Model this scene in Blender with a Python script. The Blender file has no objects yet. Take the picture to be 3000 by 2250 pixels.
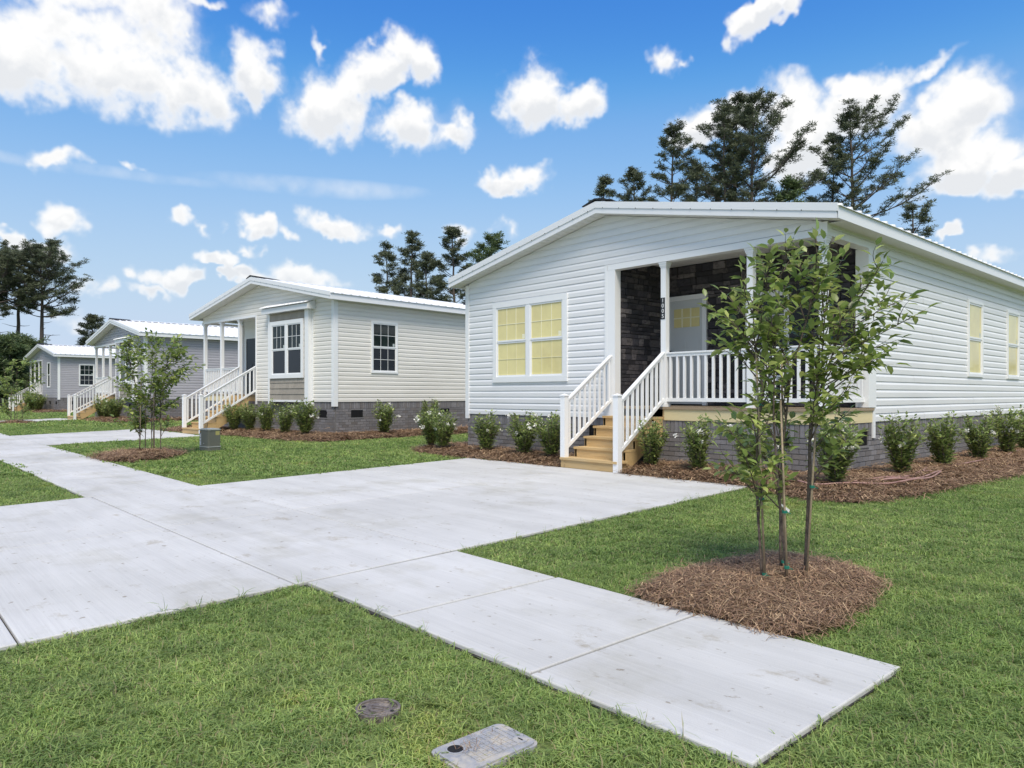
import bpy, math, random
import numpy as np
from mathutils import Vector, Matrix, Euler

sc = bpy.context.scene
COL = sc.collection
R = math.radians

# ------------------------------------------------------------------ camera
cd = bpy.data.cameras.new('camera'); cam = bpy.data.objects.new('camera', cd); COL.objects.link(cam)
cam.location = (0, 0, 1.21)
cam.rotation_euler = (R(90), 0, R(47.8))
cd.sensor_width = 36; cd.lens = 25.56; cd.shift_y = 0.0107
cd.clip_start = 0.05; cd.clip_end = 2000
sc.camera = cam

# ------------------------------------------------------------------ sun, sky, exposure
SUN_EL, SUN_AZ = 56.0, -38.0            # azimuth counter-clockwise from +X
sd = bpy.data.lights.new('sun', 'SUN'); sd.energy = 1.5; sd.angle = R(24); sd.color = (1.0, 0.92, 0.80)
sun = bpy.data.objects.new('sun', sd); COL.objects.link(sun)
_sv = Vector((math.cos(R(SUN_EL))*math.cos(R(SUN_AZ)), math.cos(R(SUN_EL))*math.sin(R(SUN_AZ)), math.sin(R(SUN_EL))))
sun.rotation_euler = _sv.to_track_quat('Z', 'Y').to_euler(); sun.location = (0, 0, 60)

sc.view_settings.view_transform = 'Standard'; sc.view_settings.look = 'None'
sc.view_settings.gamma = 1; sc.view_settings.exposure = 1.36
sc.view_settings.use_curve_mapping = False
sc.cycles.max_bounces = 8; sc.cycles.diffuse_bounces = 5; sc.cycles.glossy_bounces = 3
sc.cycles.transmission_bounces = 6; sc.cycles.transparent_max_bounces = 6
sc.cycles.use_denoising = True; sc.cycles.use_adaptive_sampling = True

world = bpy.data.worlds.new('World'); sc.world = world; world.use_nodes = True
# clouds as soft ellipsoids on the sky dome: azimuth, elevation (degrees), half width, half height, tilt, strength
SKY_STR, CLOUD_STR = 0.071, 0.40
CLOUDS = [(168.3, 23.8, 0.146, 0.087, 0, 1), (166.4, 21.3, 0.143, 0.072, -12, 1), (171.7, 21.4, 0.093, 0.061, 0, 1), (162.3, 20.9, 0.082, 0.047, -18, 1), (160.6, 20.2, 0.04, 0.03, -15, 0.8), (164.7, 25.3, 0.071, 0.067, 0, 1), (169.7, 25.8, 0.162, 0.064, 0, 1), (157.5, 22.4, 0.047, 0.047, 0, 0.95), (157.6, 21.2, 0.026, 0.029, 0, 0.8), (156.0, 26.3, 0.041, 0.02, -10, 0.62), (152.6, 24.9, 0.01, 0.028, 15, 0.55), (160.3, 26.4, 0.031, 0.009, 0, 0.55), (161.5, 24.5, 0.009, 0.014, 0, 0.5), (155.7, 24.2, 0.02, 0.02, 0, 0.5), (151.8, 20.7, 0.065, 0.06, 0, 1), (149.2, 23.2, 0.079, 0.04, 35, 1), (146.6, 25.2, 0.03, 0.036, 0, 1), (145.0, 24.4, 0.03, 0.037, 0, 1), (145.6, 19.9, 0.073, 0.04, 0, 1), (142.9, 19.7, 0.054, 0.028, 10, 0.9), (141.7, 20.6, 0.021, 0.029, 0, 0.65), (148.8, 25.3, 0.021, 0.007, 0, 0.5), (136.2, 22.2, 0.05, 0.056, 0, 0.95), (132.3, 21.6, 0.041, 0.036, 0, 0.95), (134.7, 23.2, 0.042, 0.019, 10, 0.5), (137.3, 16.6, 0.058, 0.028, 15, 1), (138.6, 15.9, 0.04, 0.021, 0, 0.9), (169.9, 15.2, 0.035, 0.021, 0, 0.95), (165.8, 15.7, 0.02, 0.007, 0, 0.5), (169.8, 11.6, 0.037, 0.028, -20, 0.95), (170.6, 9.4, 0.051, 0.021, -15, 0.95), (172.5, 10.2, 0.041, 0.01, -8, 0.7), (169.4, 8.6, 0.017, 0.023, -20, 0.8), (162.0, 12.3, 0.026, 0.018, 0, 0.85), (160.3, 12.0, 0.015, 0.012, 0, 0.5), (157.3, 12.1, 0.036, 0.022, 0, 0.9), (154.9, 11.9, 0.022, 0.011, -15, 0.6), (151.1, 12.8, 0.065, 0.024, -12, 0.95), (147.5, 12.3, 0.021, 0.016, 0, 0.85), (159.7, 9.8, 0.037, 0.015, 0, 0.95), (157.4, 10.4, 0.019, 0.009, 0, 0.5), (162.9, 8.1, 0.05, 0.025, 0, 0.95), (165.4, 8.2, 0.018, 0.014, 0, 0.75), (158.9, 8.7, 0.017, 0.014, 0, 0.7), (154.3, 8.6, 0.083, 0.023, -3, 0.95), (157.5, 8.6, 0.043, 0.017, 0, 0.8), (166.8, 6.9, 0.018, 0.013, 0, 0.6), (168.1, 7.2, 0.022, 0.017, 0, 0.6), (169.1, 5.1, 0.039, 0.017, 0, 0.5), (164.4, 6.9, 0.033, 0.011, 0, 0.5), (119.0, 26.3, 0.049, 0.027, 35, 1), (120.3, 25.7, 0.019, 0.027, 10, 0.7), (117.1, 26.8, 0.031, 0.02, 20, 0.8), (125.8, 24.2, 0.018, 0.031, -10, 0.8), (125.0, 24.5, 0.016, 0.01, 20, 0.6), (122.4, 19.8, 0.084, 0.035, 15, 1), (119.7, 20.5, 0.058, 0.036, 10, 1), (117.1, 20.1, 0.049, 0.057, -12, 1), (115.8, 17.8, 0.049, 0.057, 0, 0.95), (112.5, 19.6, 0.063, 0.049, 0, 0.95), (113.4, 21.0, 0.031, 0.031, 45, 0.9), (110.8, 20.8, 0.046, 0.018, 30, 0.8), (108.4, 21.3, 0.06, 0.013, 18, 0.65), (108.4, 19.5, 0.027, 0.02, 20, 0.7), (106.5, 17.8, 0.089, 0.06, 10, 1.0), (105.9, 19.0, 0.044, 0.036, 0, 1), (105.2, 15.2, 0.075, 0.041, 15, 1), (106.5, 13.7, 0.061, 0.029, 10, 0.8), (103.1, 13.8, 0.044, 0.029, 30, 0.9), (106.7, 10.4, 0.02, 0.012, 10, 0.75), (138.2, 12.4, 0.02, 0.022, 0, 0.7), (104.2, 8.8, 0.03, 0.015, 0, 0.45), (125.4, 11.9, 0.053, 0.019, 0, 0.5), (141.7, 12.5, 0.036, 0.013, 0, 0.4)]
CAZ, ELMAX = 137.8, 72.0
def cloud_map(W=4096, H=820):
    """cloud cover and cloud brightness over azimuth (centred on CAZ) and elevation, made from noise"""
    rg = np.random.default_rng(12)
    az = (np.arange(W)+.5)/W*360-180; el = (np.arange(H)+.5)/H*ELMAX
    def wts(n, m):
        x = np.arange(n)/n*m; i = np.floor(x).astype(int); f = (x-i).astype(np.float32)
        return i, ((1-f)**3/6, (3*f**3-6*f*f+4)/6, (-3*f**3+3*f*f+3*f+1)/6, f**3/6)
    def vn(cell):                                       # smooth value noise, cell in degrees
        w = max(4, int(360/cell)); h = max(3, int(ELMAX/cell)); g = rg.standard_normal((h+3, w)).astype(np.float32)
        i, q = wts(W, w); g2 = sum(q[k][None, :]*g[:, (i+k) % w] for k in range(4))
        i, q = wts(H, h); return sum(q[k][:, None]*g2[i+k] for k in range(4))*1.5
    def fbm(cell, octs, rough=.55, billow=False):
        s = 0; a = 1; t = 0
        for k in range(octs):
            n = vn(cell); s = s+a*(1-np.abs(n)*1.4 if billow else n); t += a*a; cell *= .5; a *= rough
        return s/math.sqrt(t)
    wx, wy = fbm(3.0, 4)*.30, fbm(3.0, 4)*.26                  # wander of the outlines, degrees
    fx, fy = fbm(1.1, 4, .6)*.34, fbm(1.1, 4, .6)*.34
    AZ = az[None, :]+wx+fx; EL = el[:, None]+wy+fy
    D = np.zeros((H, W), np.float32)
    def blob(a0, e0, a, b, t, st):
        kk = .92 if b < .036 else 1.0; ad, bd = math.degrees(a)*kk, math.degrees(b)*kk; m = max(ad, bd)*1.05+3
        c = math.cos(R(e0)); j0, j1 = np.searchsorted(az, [a0-m/c, a0+m/c]); i0, i1 = np.searchsorted(el, [e0-m, e0+m])
        if i1 <= i0 or j1 <= j0: return
        x = -(AZ[i0:i1, j0:j1]-a0)*c; y = EL[i0:i1, j0:j1]-e0; ct, sn = math.cos(R(t)), math.sin(R(t))
        u = (x*ct+y*sn)/ad; v = (-x*sn+y*ct)/bd; v = np.where(v < 0, v*1.12, v*.95)
        D[i0:i1, j0:j1] = np.maximum(D[i0:i1, j0:j1], (1-np.sqrt(u*u+v*v))*st)
    for q in CLOUDS: blob(q[0]-CAZ, *q[1:])
    rn = random.Random(5)
    for i in range(46):                                 # the sky goes on with the same kind of clouds all round
        a0 = rn.choice((rn.uniform(-178, -52), rn.uniform(52, 178))); e0 = rn.choice((rn.uniform(5, 20), rn.uniform(18, 62))); k = .6+e0/45
        for j in range(3): blob(a0+rn.uniform(-7, 7), e0+rn.uniform(-2.5, 2.5), rn.uniform(.05, .12)*k, rn.uniform(.035, .07)*k, rn.uniform(-25, 25), 1)
    for i in range(9):
        a0 = rn.uniform(-100, 100); e0 = rn.uniform(46, 64)
        for j in range(3): blob(a0+rn.uniform(-9, 9), e0+rn.uniform(-3, 3), rn.uniform(.08, .16), rn.uniform(.06, .1), rn.uniform(-25, 25), 1)
    n1 = fbm(2.6, 7, .62); n2 = fbm(1.6, 5, .6, True)
    val = D*1.08+(.20*n1+.09*n2)*np.clip(D*4, 0, 1)
    t = np.clip((val-.03)/(.66-.03), 0, 1); al = t*t*(3-2*t)*.985*np.clip(.78+el[:, None]*.016, 0, 1); al = np.maximum(al, .22*np.clip(D*2.2+.25*n1, 0, 1)*np.clip(D*5, 0, 1))
    # soft modelling: tops catch the light, bellies are a little grey
    k = 14; up = np.roll(val, -k, 0); dn = np.roll(val, k, 0)
    sh = np.clip(.42+.9*(up-dn)+.10*n1, 0, 1)*np.clip((val-.30)*2.5, 0, 1)
    br = 1-.24*np.clip(sh-.24, 0, .55)*1.2
    for a0, e0, a, b, st in ((15, 15.4, 9.5, .8, .30), (31, 15.0, 12, .45, .24)):      # thin high streaks
        q = np.clip(1-((az[None, :]-a0)/a)**2-((el[:, None]+.05*az[None, :]*0+wy*.35-e0)/b)**2, 0, 1); al = np.maximum(al, q*st*np.clip(.6+.45*fbm(1.2, 4), 0, 1.3))
    px = np.ones((H, W, 4), np.float32); px[..., 0] = al; px[..., 1] = np.clip(br, 0, 1); px[..., 2] = 0
    im = bpy.data.images.new('cloud_map', W, H, alpha=False, float_buffer=False); im.colorspace_settings.name = 'Non-Color'
    im.pixels.foreach_set(px.ravel()); im.update(); im.pack()
    return im
def build_world():
    nt = world.node_tree; N = nt.nodes; Lk = nt.links; N.clear()
    def nd(t, **k):
        n = N.new(t)
        for a, b in k.items(): setattr(n, a, b)
        return n
    def math_(op, a, b=None):
        n = nd('ShaderNodeMath', operation=op)
        for i, x in enumerate((a, b)):
            if x is None: continue
            if isinstance(x, (int, float)): n.inputs[i].default_value = x
            else: Lk.new(x, n.inputs[i])
        return n.outputs[0]
    out = nd('ShaderNodeOutputWorld')
    sky = nd('ShaderNodeTexSky', sky_type='NISHITA'); sky.sun_disc = False
    sky.sun_elevation = R(SUN_EL); sky.sun_rotation = R(90-SUN_AZ)
    sky.air_density = 1.0; sky.dust_density = 0.3; sky.ozone_density = 1.0; sky.altitude = 0
    sc_ = nd('ShaderNodeVectorMath', operation='SCALE'); Lk.new(sky.outputs[0], sc_.inputs[0]); sc_.inputs['Scale'].default_value = .1
    cv = nd('ShaderNodeRGBCurve'); Lk.new(sc_.outputs[0], cv.inputs['Color'])     # deep, clear blue overhead, pale at the horizon
    for ch, pts in enumerate((((0, .008), (.08, .020), (.125, .042), (.17, .120), (.30, .245), (.65, .325), (1, .345)), ((0, .01), (.12, .078), (.19, .142), (.263, .245), (.443, .350), (.765, .388), (1, .395)), ((0, .14), (.2, .31), (.329, .400), (.427, .455), (.62, .480), (1, .475)))):
        c = cv.mapping.curves[ch]
        while len(c.points) < len(pts): c.points.new(.5, .5)
        for p, q in zip(c.points, pts): p.location = q; p.handle_type = 'AUTO_CLAMPED'
    cv.mapping.update()
    s2 = nd('ShaderNodeVectorMath', operation='SCALE'); Lk.new(cv.outputs[0], s2.inputs[0]); s2.inputs['Scale'].default_value = 10
    bg = nd('ShaderNodeBackground'); bg.inputs[1].default_value = SKY_STR; Lk.new(s2.outputs[0], bg.inputs[0])
    tc = nd('ShaderNodeTexCoord'); D = tc.outputs['Generated']
    def dot(v):
        n = nd('ShaderNodeVectorMath', operation='DOT_PRODUCT'); Lk.new(D, n.inputs[0]); n.inputs[1].default_value = v; return n.outputs['Value']
    c, s = math.cos(R(CAZ)), math.sin(R(CAZ))
    az = math_('ARCTAN2', dot((-s, c, 0)), dot((c, s, 0))); el = math_('ARCSINE', dot((0, 0, 1)))
    cb = nd('ShaderNodeCombineXYZ'); Lk.new(math_('MULTIPLY_ADD', az, 1/(2*math.pi)), cb.inputs[0]); Lk.new(math_('MULTIPLY', el, 1/R(ELMAX)), cb.inputs[1])
    cb.inputs[0].links[0].from_node.inputs[2].default_value = .5
    it = nd('ShaderNodeTexImage', extension='EXTEND', interpolation='Linear'); it.image = cloud_map(); Lk.new(cb.outputs[0], it.inputs[0])
    sp = nd('ShaderNodeSeparateColor'); Lk.new(it.outputs[0], sp.inputs[0])
    cr = nd('ShaderNodeValToRGB'); Lk.new(sp.outputs[1], cr.inputs[0])
    cr.color_ramp.elements[0].position = 0.70; cr.color_ramp.elements[0].color = (0.62, 0.66, 0.72, 1)
    cr.color_ramp.elements[1].position = 1.0; cr.color_ramp.elements[1].color = (1, 0.995, 0.985, 1)
    bc = nd('ShaderNodeBackground'); bc.inputs[1].default_value = CLOUD_STR; Lk.new(cr.outputs[0], bc.inputs[0])
    mx = nd('ShaderNodeMixShader'); Lk.new(sp.outputs[0], mx.inputs[0]); Lk.new(bg.outputs[0], mx.inputs[1]); Lk.new(bc.outputs[0], mx.inputs[2])
    Lk.new(mx.outputs[0], out.inputs[0])
build_world()
world.cycles.sampling_method = 'MANUAL'; world.cycles.sample_map_resolution = 1024

# ------------------------------------------------------------------ helpers
class MB:
    """collects faces; build() links them as one mesh object"""
    def __init__(s): s.v = []; s.f = []
    def poly(s, pts):
        n = len(s.v); s.v += [tuple(p) for p in pts]; s.f.append(tuple(range(n, n+len(pts)))); return s
    def hexa(s, p):
        # p: 8 corners, 0-3 bottom ring, 4-7 top ring
        n = len(s.v); p = [Vector(q) for q in p]; c = sum(p, Vector())/8
        s.v += [tuple(q) for q in p]
        for f in ((0, 3, 2, 1), (4, 5, 6, 7), (0, 1, 5, 4), (1, 2, 6, 5), (2, 3, 7, 6), (3, 0, 4, 7)):
            q = [p[i] for i in f]; nr = (q[1]-q[0]).cross(q[2]-q[0]); m = sum(q, Vector())/4
            if nr.dot(m-c) < 0: f = f[::-1]
            s.f.append(tuple(n+i for i in f))
        return s
    def box(s, x0, x1, y0, y1, z0, z1):
        return s.hexa([(x0, y0, z0), (x1, y0, z0), (x1, y1, z0), (x0, y1, z0), (x0, y0, z1), (x1, y0, z1), (x1, y1, z1), (x0, y1, z1)])
    def pbox(s, P, s0, s1, o0, o1, z0, z1):
        return s.hexa([P(s0, o0, z0), P(s1, o0, z0), P(s1, o1, z0), P(s0, o1, z0), P(s0, o0, z1), P(s1, o0, z1), P(s1, o1, z1), P(s0, o1, z1)])
    def prism(s, pts, vec):
        n = len(s.v); k = len(pts); vec = Vector(vec); pts = [Vector(p) for p in pts]
        nr = Vector()
        for i in range(k): nr += pts[i].cross(pts[(i+1) % k])
        if nr.dot(vec) > 0: pts = pts[::-1]
        s.v += [tuple(p) for p in pts]+[tuple(p+vec) for p in pts]
        s.f.append(tuple(range(n, n+k))); s.f.append(tuple(range(n+2*k-1, n+k-1, -1)))
        for i in range(k):
            j = (i+1) % k; s.f.append((n+j, n+i, n+k+i, n+k+j))
        return s
    def tube(s, path, rad, n=6, cap=True):
        path = [Vector(p) for p in path]; m = len(path)
        if isinstance(rad, (int, float)): rad = [rad]*m
        base = len(s.v); ref = None
        for i, p in enumerate(path):
            t = (path[min(i+1, m-1)]-path[max(i-1, 0)]).normalized()
            if ref is None: ref = t.orthogonal().normalized()
            a = (ref-t*ref.dot(t))
            a = a.normalized() if a.length > 1e-6 else t.orthogonal().normalized()
            ref = a; b = t.cross(a)
            for k in range(n):
                w = 2*math.pi*k/n; s.v.append(tuple(p+(a*math.cos(w)+b*math.sin(w))*rad[i]))
        for i in range(m-1):
            for k in range(n):
                j = (k+1) % n; s.f.append((base+i*n+k, base+i*n+j, base+(i+1)*n+j, base+(i+1)*n+k))
        if cap:
            s.f.append(tuple(base+k for k in range(n))[::-1]); s.f.append(tuple(base+(m-1)*n+k for k in range(n)))
        return s
    def mesh(s, name='mesh', smooth=False):
        me = bpy.data.meshes.new(name); me.from_pydata(s.v, [], s.f); me.update()
        if smooth: me.polygons.foreach_set('use_smooth', [True]*len(me.polygons))
        return me
    def build(s, name, m, parent=None, smooth=False):
        return obj(name, s.mesh(name, smooth), m, parent)
def obj(name, me, m=None, parent=None):
    o = bpy.data.objects.new(name, me); COL.objects.link(o)
    if m is not None and not me.materials: me.materials.append(m)
    o.parent = parent
    return o
def empty(name, loc=(0, 0, 0), rz=0, parent=None):
    o = bpy.data.objects.new(name, None); COL.objects.link(o); o.location = loc; o.rotation_euler = (0, 0, rz); o.parent = parent
    o.empty_display_size = .2
    return o
def tag(o, label=None, cat=None, group=None, kind=None):
    if label: o['label'] = label
    if cat: o['category'] = cat
    if group: o['group'] = group
    if kind: o['kind'] = kind
    return o

# ------------------------------------------------------------------ materials
MATS = {}
def mat(name, col, rough=.6, var=0.0, hue=None, noise=None, bump=None, spec=.5, metal=0, trans=0.0, coat=0.0, noise2=None):
    """col: base colour; var: brightness change from piece to piece; hue: a second colour pieces lean to;
    noise: (scale xyz, second colour, low, high); bump: (scale xyz, strength, distance)"""
    if name in MATS: return MATS[name]
    m = bpy.data.materials.new(name); m.use_nodes = True; MATS[name] = m
    nt = m.node_tree; N = nt.nodes; Lk = nt.links; b = N['Principled BSDF']
    b.inputs['Roughness'].default_value = rough; b.inputs['Metallic'].default_value = metal
    b.inputs['Specular IOR Level'].default_value = spec
    if coat: b.inputs['Coat Weight'].default_value = coat
    rgb = N.new('ShaderNodeRGB'); rgb.outputs[0].default_value = (*col, 1); c = rgb.outputs[0]
    def mix(a, bcol, fac):
        n = N.new('ShaderNodeMix'); n.data_type = 'RGBA'
        Lk.new(a, n.inputs[6])
        if isinstance(bcol, tuple): n.inputs[7].default_value = (*bcol, 1)
        else: Lk.new(bcol, n.inputs[7])
        if isinstance(fac, float): n.inputs[0].default_value = fac
        else: Lk.new(fac, n.inputs[0])
        return n.outputs[2]
    if var or hue:
        oi = N.new('ShaderNodeObjectInfo'); ge = N.new('ShaderNodeNewGeometry')
        ad = N.new('ShaderNodeMath'); ad.operation = 'ADD'; Lk.new(oi.outputs['Random'], ad.inputs[0]); Lk.new(ge.outputs['Random Per Island'], ad.inputs[1])
        fr = N.new('ShaderNodeMath'); fr.operation = 'FRACT'; Lk.new(ad.outputs[0], fr.inputs[0])
        if hue:
            r2 = N.new('ShaderNodeMath'); r2.operation = 'MULTIPLY'; Lk.new(fr.outputs[0], r2.inputs[0]); r2.inputs[1].default_value = 7.31
            r3 = N.new('ShaderNodeMath'); r3.operation = 'FRACT'; Lk.new(r2.outputs[0], r3.inputs[0])
            r4 = N.new('ShaderNodeMath'); r4.operation = 'POWER'; Lk.new(r3.outputs[0], r4.inputs[0]); r4.inputs[1].default_value = 2.6
            c = mix(c, hue, r4.outputs[0])
        if var:
            mr = N.new('ShaderNodeMapRange'); Lk.new(fr.outputs[0], mr.inputs[0]); mr.inputs[3].default_value = 1-var; mr.inputs[4].default_value = 1+var
            h = N.new('ShaderNodeHueSaturation'); Lk.new(mr.outputs[0], h.inputs['Value']); Lk.new(c, h.inputs['Color']); c = h.outputs[0]
    tco = None
    def nz(scale, detail=6, rough_=.6, obj_=True):
        nonlocal tco
        if tco is None: tco = N.new('ShaderNodeTexCoord')
        mp = N.new('ShaderNodeMapping'); mp.inputs['Scale'].default_value = scale; Lk.new(tco.outputs['Object'], mp.inputs[0])
        n = N.new('ShaderNodeTexNoise'); n.inputs['Scale'].default_value = 1; n.inputs['Detail'].default_value = detail; n.inputs['Roughness'].default_value = rough_
        Lk.new(mp.outputs[0], n.inputs['Vector']); return n.outputs['Fac']
    for q in (noise, noise2):
        if q:
            sc_, c2, lo, hi = q
            mr = N.new('ShaderNodeMapRange'); Lk.new(nz(sc_), mr.inputs[0]); mr.inputs[1].default_value = lo; mr.inputs[2].default_value = hi; mr.clamp = True
            c = mix(c, c2, mr.outputs[0])
    Lk.new(c, b.inputs['Base Color'])
    if bump:
        sc_, st, dist = bump
        bm = N.new('ShaderNodeBump'); bm.inputs['Strength'].default_value = st; bm.inputs['Distance'].default_value = dist
        Lk.new(nz(sc_, 4), bm.inputs['Height']); Lk.new(bm.outputs[0], b.inputs['Normal'])
    if trans:
        tr = N.new('ShaderNodeBsdfTranslucent'); Lk.new(c, tr.inputs[0])
        mx = N.new('ShaderNodeMixShader'); mx.inputs[0].default_value = trans
        Lk.new(b.outputs[0], mx.inputs[1]); Lk.new(tr.outputs[0], mx.inputs[2]); Lk.new(mx.outputs[0], N['Material Output'].inputs[0])
    return m
M_white = mat('white_vinyl_trim', (.80, .81, .82), .38, bump=((1.2, 1.2, 1.2), .05, .02))
M_sidw = mat('white_siding', (.77, .775, .785), .42, var=.015, noise=((.7, .7, 2.), (.725, .73, .74), .42, .72), bump=((3, 3, 40), .06, .004))
M_sidc = mat('cream_siding', (.77, .745, .695), .45, var=.015, noise=((.7, .7, 2.), (.72, .695, .645), .42, .72), bump=((3, 3, 40), .06, .004))
M_sidg = mat('grey_siding', (.405, .395, .435), .45, var=.015, noise=((.7, .7, 2.), (.37, .36, .40), .42, .72), bump=((3, 3, 40), .06, .004))
M_soff = mat('white_soffit', (.74, .74, .73), .5)
M_fascia = mat('white_fascia_metal', (.74, .755, .78), .33, bump=((.8, .8, 3), .12, .03))
M_roof = mat('galvanised_roof_metal', (.80, .81, .83), .42, metal=.0, var=.03, bump=((1.5, 1.5, 1.5), .06, .02))
M_dark = mat('dark_foam', (.02, .022, .025), .7)
M_black = mat('black_metal', (.012, .012, .014), .5)
M_navy = mat('dark_door_paint', (.012, .016, .026), .4)
M_brick = mat('grey_brick', (.205, .20, .212), .85, var=.20, hue=(.16, .145, .14), noise=((26, 26, 26), (.14, .135, .14), .5, .8), bump=((60, 60, 60), .35, .004))
M_mortar = mat('grey_mortar', (.20, .197, .20), .95, bump=((80, 80, 80), .3, .004))
M_stone = mat('charcoal_ledgestone', (.040, .038, .047), .8, var=.38, hue=(.18, .16, .16), noise=((14, 14, 22), (.02, .019, .023), .45, .75), bump=((22, 22, 40), .7, .012))
M_smort = mat('dark_grout', (.03, .03, .033), .95)
M_wood = mat('treated_pine', (.53, .375, .18), .7, var=.10, noise=((3, 40, 40), (.43, .28, .125), .45, .75), noise2=((1.5, 1.5, 9), (.50, .37, .20), .5, .7), bump=((4, 70, 70), .2, .003))
M_deck = mat('weathered_deck_board', (.36, .28, .19), .75, var=.14, noise=((3, 40, 40), (.25, .18, .12), .45, .75))
M_rim = mat('pale_yellow_rim_board', (.70, .60, .36), .6, noise=((2, 2, 20), (.66, .56, .32), .45, .7))
M_yell = mat('warm_yellow_window', (.76, .68, .33), .05, spec=.38, noise=((1.2, 1.2, .9), (.67, .59, .29), .42, .6))
M_ymun = mat('window_grille_yellowed', (.80, .77, .56), .4)
M_ylow = mat('lower_grille_yellow', (.74, .69, .44), .4)
M_lsh = mat('window_label_pale', (.42, .47, .46), .5)
M_glass = mat('dark_window_glass', (.010, .017, .017), .04, spec=.28, noise=((2, 2, 2), (.02, .032, .03), .4, .6))
M_screen = mat('window_screen_glass', (.026, .030, .038), .22, spec=.25)
M_shake = mat('taupe_shake', (.35, .315, .27), .75, var=.10, noise=((60, 60, 3), (.28, .25, .21), .4, .75), bump=((70, 70, 4), .3, .006))
M_door = mat('pale_grey_door', (.57, .60, .615), .4)
M_num = mat('number_plate_black', (.01, .012, .016), .45)
# ------------------------------------------------------------------ ground, pavements
def ground_material():
    m = bpy.data.materials.new('lawn_soil'); m.use_nodes = True; nt = m.node_tree; N = nt.nodes; Lk = nt.links; b = N['Principled BSDF']
    b.inputs['Roughness'].default_value = .95; b.inputs['Specular IOR Level'].default_value = .1
    tc = N.new('ShaderNodeTexCoord')
    def nz(s, d=5):
        n = N.new('ShaderNodeTexNoise'); n.inputs['Scale'].default_value = s; n.inputs['Detail'].default_value = d; Lk.new(tc.outputs['Object'], n.inputs['Vector']); return n.outputs['Fac']
    r1 = N.new('ShaderNodeValToRGB'); Lk.new(nz(.35, 4), r1.inputs[0])
    r1.color_ramp.elements[0].color = (.135, .180, .062, 1); r1.color_ramp.elements[1].color = (.195, .240, .090, 1)
    r1.color_ramp.elements[0].position = .35; r1.color_ramp.elements[1].position = .68
    r2 = N.new('ShaderNodeValToRGB'); Lk.new(nz(45, 6), r2.inputs[0]); r2.color_ramp.elements[0].color = (.72, .74, .68, 1); r2.color_ramp.elements[1].color = (1.1, 1.1, 1.05, 1)
    r2.color_ramp.elements[0].position = .32; r2.color_ramp.elements[1].position = .66
    mx = N.new('ShaderNodeMix'); mx.data_type = 'RGBA'; mx.blend_type = 'MULTIPLY'; mx.inputs[0].default_value = 1
    Lk.new(r1.outputs[0], mx.inputs[6]); Lk.new(r2.outputs[0], mx.inputs[7]); Lk.new(mx.outputs[2], b.inputs['Base Color'])
    bp = N.new('ShaderNodeBump'); bp.inputs['Strength'].default_value = .6; bp.inputs['Distance'].default_value = .03; Lk.new(nz(60, 6), bp.inputs['Height']); Lk.new(bp.outputs[0], b.inputs['Normal'])
    return m
GZ = -0.028
tag(MB().poly([(-700, -300, GZ), (300, -300, GZ), (300, 700, GZ), (-700, 700, GZ)]).build('ground', ground_material()), 'green lawn ground stretching between and behind the houses', 'ground', kind='structure')

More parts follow.
